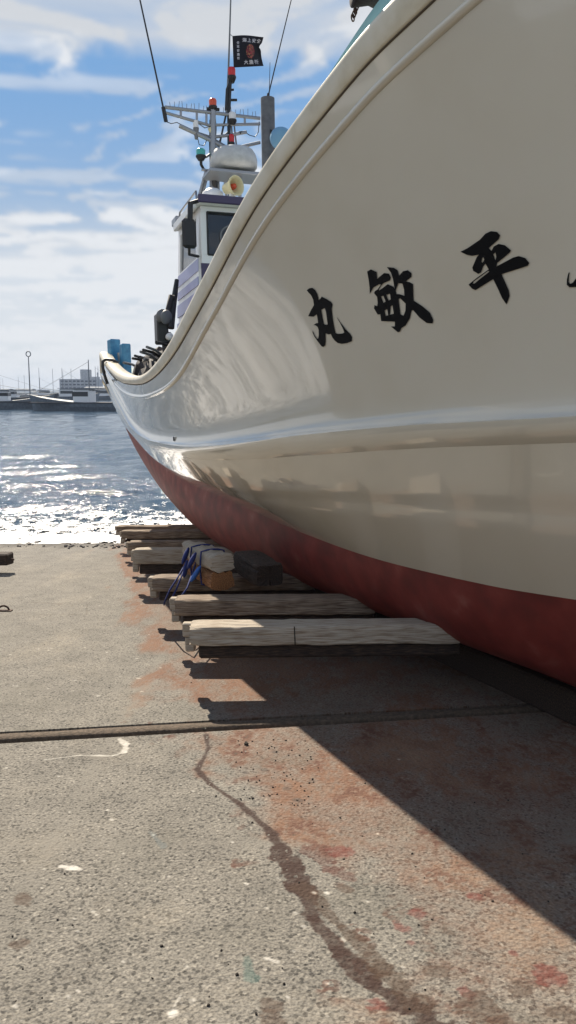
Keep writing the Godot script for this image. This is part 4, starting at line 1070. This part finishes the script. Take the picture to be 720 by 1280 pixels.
	var up := Vector3.UP
	var lash := func(along: float, rr: float, m: Material):
		var c := dir * along + sx * 0.10 + up * 0.135; var l := []
		for j in 17:
			var a := TAU * j / 16.0; var sq := pow(maxf(absf(cos(a)), absf(sin(a))), -0.7)
			l.append(c + sx * cos(a) * 0.100 * sq + up * sin(a) * 0.142 * sq)
		return bar("lashing", m, rp, l, rr)
	lash.call(0.28, 0.007, M.rope); lash.call(0.60, 0.007, M.rope)
	for l in [[[248, 687, 0.62], [240, 697, 0.58], [230, 708, 0.53], [222, 722, 0.48], [212, 738, 0.40], [206, 752, 0.26], [205, 756, 0.22]], [[246, 700, 0.60], [240, 718, 0.52], [234, 735, 0.46], [226, 746, 0.40]], [[238, 690, 0.62], [229, 715, 0.50], [221, 735, 0.44], [214, 750, 0.33]]]:
		var pts := []
		for e in l: pts.append(ground_at(e[0], e[1], e[2]) - near)
		bar("rope_tail", M.rope, rp, pts, 0.007)
	for e in [[0.34, -0.05, 0.19, M.rope, 0.5], [0.24, -0.045, 0.10, M.bluepad, 0.6], [0.56, -0.05, 0.2, M.rope, 0.4], [0.52, -0.06, 0.1, M.rope, 0.2]]:
		var st := stool(); var rows := []; var q: Vector3 = dir * e[0] + sx * e[1] + up * e[2]
		for i in 7:
			var a := PI * i / 6.0; var row := []
			for j in 10: row.append(q + Basis(dir, e[4]) * Vector3(cos(TAU * j / 10.0) * sin(a) * 0.02, cos(a) * 0.075, sin(TAU * j / 10.0) * sin(a) * 0.045))
			rows.append(row)
		grid(st, rows, true); put(st, "knot_pad", e[3], rp)

func build_added_boat():                                        # a boat added out of view, mirrored in the hull and blocking sky light
	var t := thing("added_hauled_boat", "added white fishing boat out of view, mirrored in the hull and blocking sky light", "fishing boat", Transform3D(Basis(Vector3.UP, deg_to_rad(-92.0)) * Basis(Vector3.FORWARD, -atan(SLOPE)), slip(-5.9, -2.2, 0.0)))
	var st := stool(); hull_mesh(st, 9.6, 3.0, 2.7, 0.9)
	var o := put(st, "hull", M.gel, t); o.position.y = 0.85
	st = stool()
	var rows := []
	for i in 11:
		var u := i / 10.0; var x := lerpf(-4.7, 4.0, u); var b := 1.0 * (1.0 - pow(maxf(0.0, u - 0.5) / 0.5, 2.0)) + 0.03
		rows.append([Vector3(x, 0.56, -b), Vector3(x, 0.42, -b * 0.7), Vector3(x, 0.3, 0), Vector3(x, 0.42, b * 0.7), Vector3(x, 0.56, b)])
	grid(st, rows); put(st, "red_bottom", M.red, t)
	st = stool(); box(st, Vector3(-1.6, 3.9, 0), Vector3(2.2, 2.2, 1.6)); put(st, "cabin", M.white, t)
	for x in [-3.6, -1.2, 1.2, 3.2]:
		st = stool(); box(st, Vector3(x, 0.15, 0), Vector3(0.25, 0.30, 2.2)); put(st, "cradle_timber", M.tarred, t)

func build_small_things():
	# squared timber lying at the left, on the slip
	var p := ground_at(9.5, 718); var t := thing("loose_timber", "dark squared timber end lying on the slip by itself", "timber", Transform3D(Basis(Vector3.RIGHT, atan(-SLOPE)), p))
	var st := stool(); box(st, Vector3(-0.6, 0.17, -0.12), Vector3(1.2, 0.14, 0.24), Basis(), 0.015, 0.006); put(st, "beam", M.tarred, t)
	st = stool(); box(st, Vector3(-0.75, 0.05, -0.12), Vector3(0.5, 0.10, 0.2), Basis(), 0.01); put(st, "foot_block", M.tarred, t)
	st = stool(); tube(st, [Vector3(-0.02, 0.17, -0.1), Vector3(0.05, 0.165, -0.1)], 0.012); put(st, "bolt", M.iron, t)
	# iron ring let into the concrete
	p = ground_at(4, 764); t = thing("mooring_ring", "rusty iron ring standing half out of the concrete", "ring", Transform3D(Basis(), p))
	var arc := []
	for k in 13: arc.append(Vector3(cos(PI * k / 12.0) * 0.055, sin(PI * k / 12.0) * 0.05 - 0.004, -0.02 * sin(PI * k / 12.0)))
	bar("ring", M.iron, t, arc, 0.009)
	st = stool(); box(st, Vector3(0, 0.004, 0), Vector3(0.16, 0.012, 0.06), Basis(), 0.002); put(st, "plate", M.iron, t)
	# weed and grit along the tide line
	st = stool(); var g := RandomNumberGenerator.new(); g.seed = 14
	for k in 90:
		var x := g.randf_range(-6.0, 1.0); var z := -12.35 + g.randf_range(-0.18, 0.16) + 0.1 * sin(x * 2.0)
		if g.randf() < 0.45: x = g.randf_range(-3.4, -2.5)
		var s := g.randf_range(0.008, 0.03); box(st, slip(x, z, s * 0.3), Vector3(s * g.randf_range(1.0, 3.5), s * 0.8, s), Basis(Vector3.UP, g.randf() * TAU), s * 0.2, s * 0.15)
	var o := put(st, "tide_wrack", M.dark); meta(o, "dark weed and grit along the tide line", "seaweed", "", "stuff")
	# loose grit and chips on the concrete
	st = stool()
	for k in 200:
		var q := ground_at(g.randf_range(0, 700), g.randf_range(700, 1275)); var s := g.randf_range(0.002, 0.006)
		if k < 90: q = ground_at(g.randf_range(295, 400), g.randf_range(925, 1010))
		if k == 0: q = ground_at(308, 931); s = 0.016
		if absf(q.z - (-4.08 - 0.171 * (q.x + 1.49))) < 0.16: continue
		box(st, q + Vector3(0, s * 0.35, 0), Vector3(s * g.randf_range(1, 2), s, s * 1.2), Basis(Vector3.UP, g.randf() * TAU), s * 0.25, s * 0.2)
	o = put(st, "grit", M.crack); meta(o, "dark grit and chips scattered over the concrete", "grit", "", "stuff")
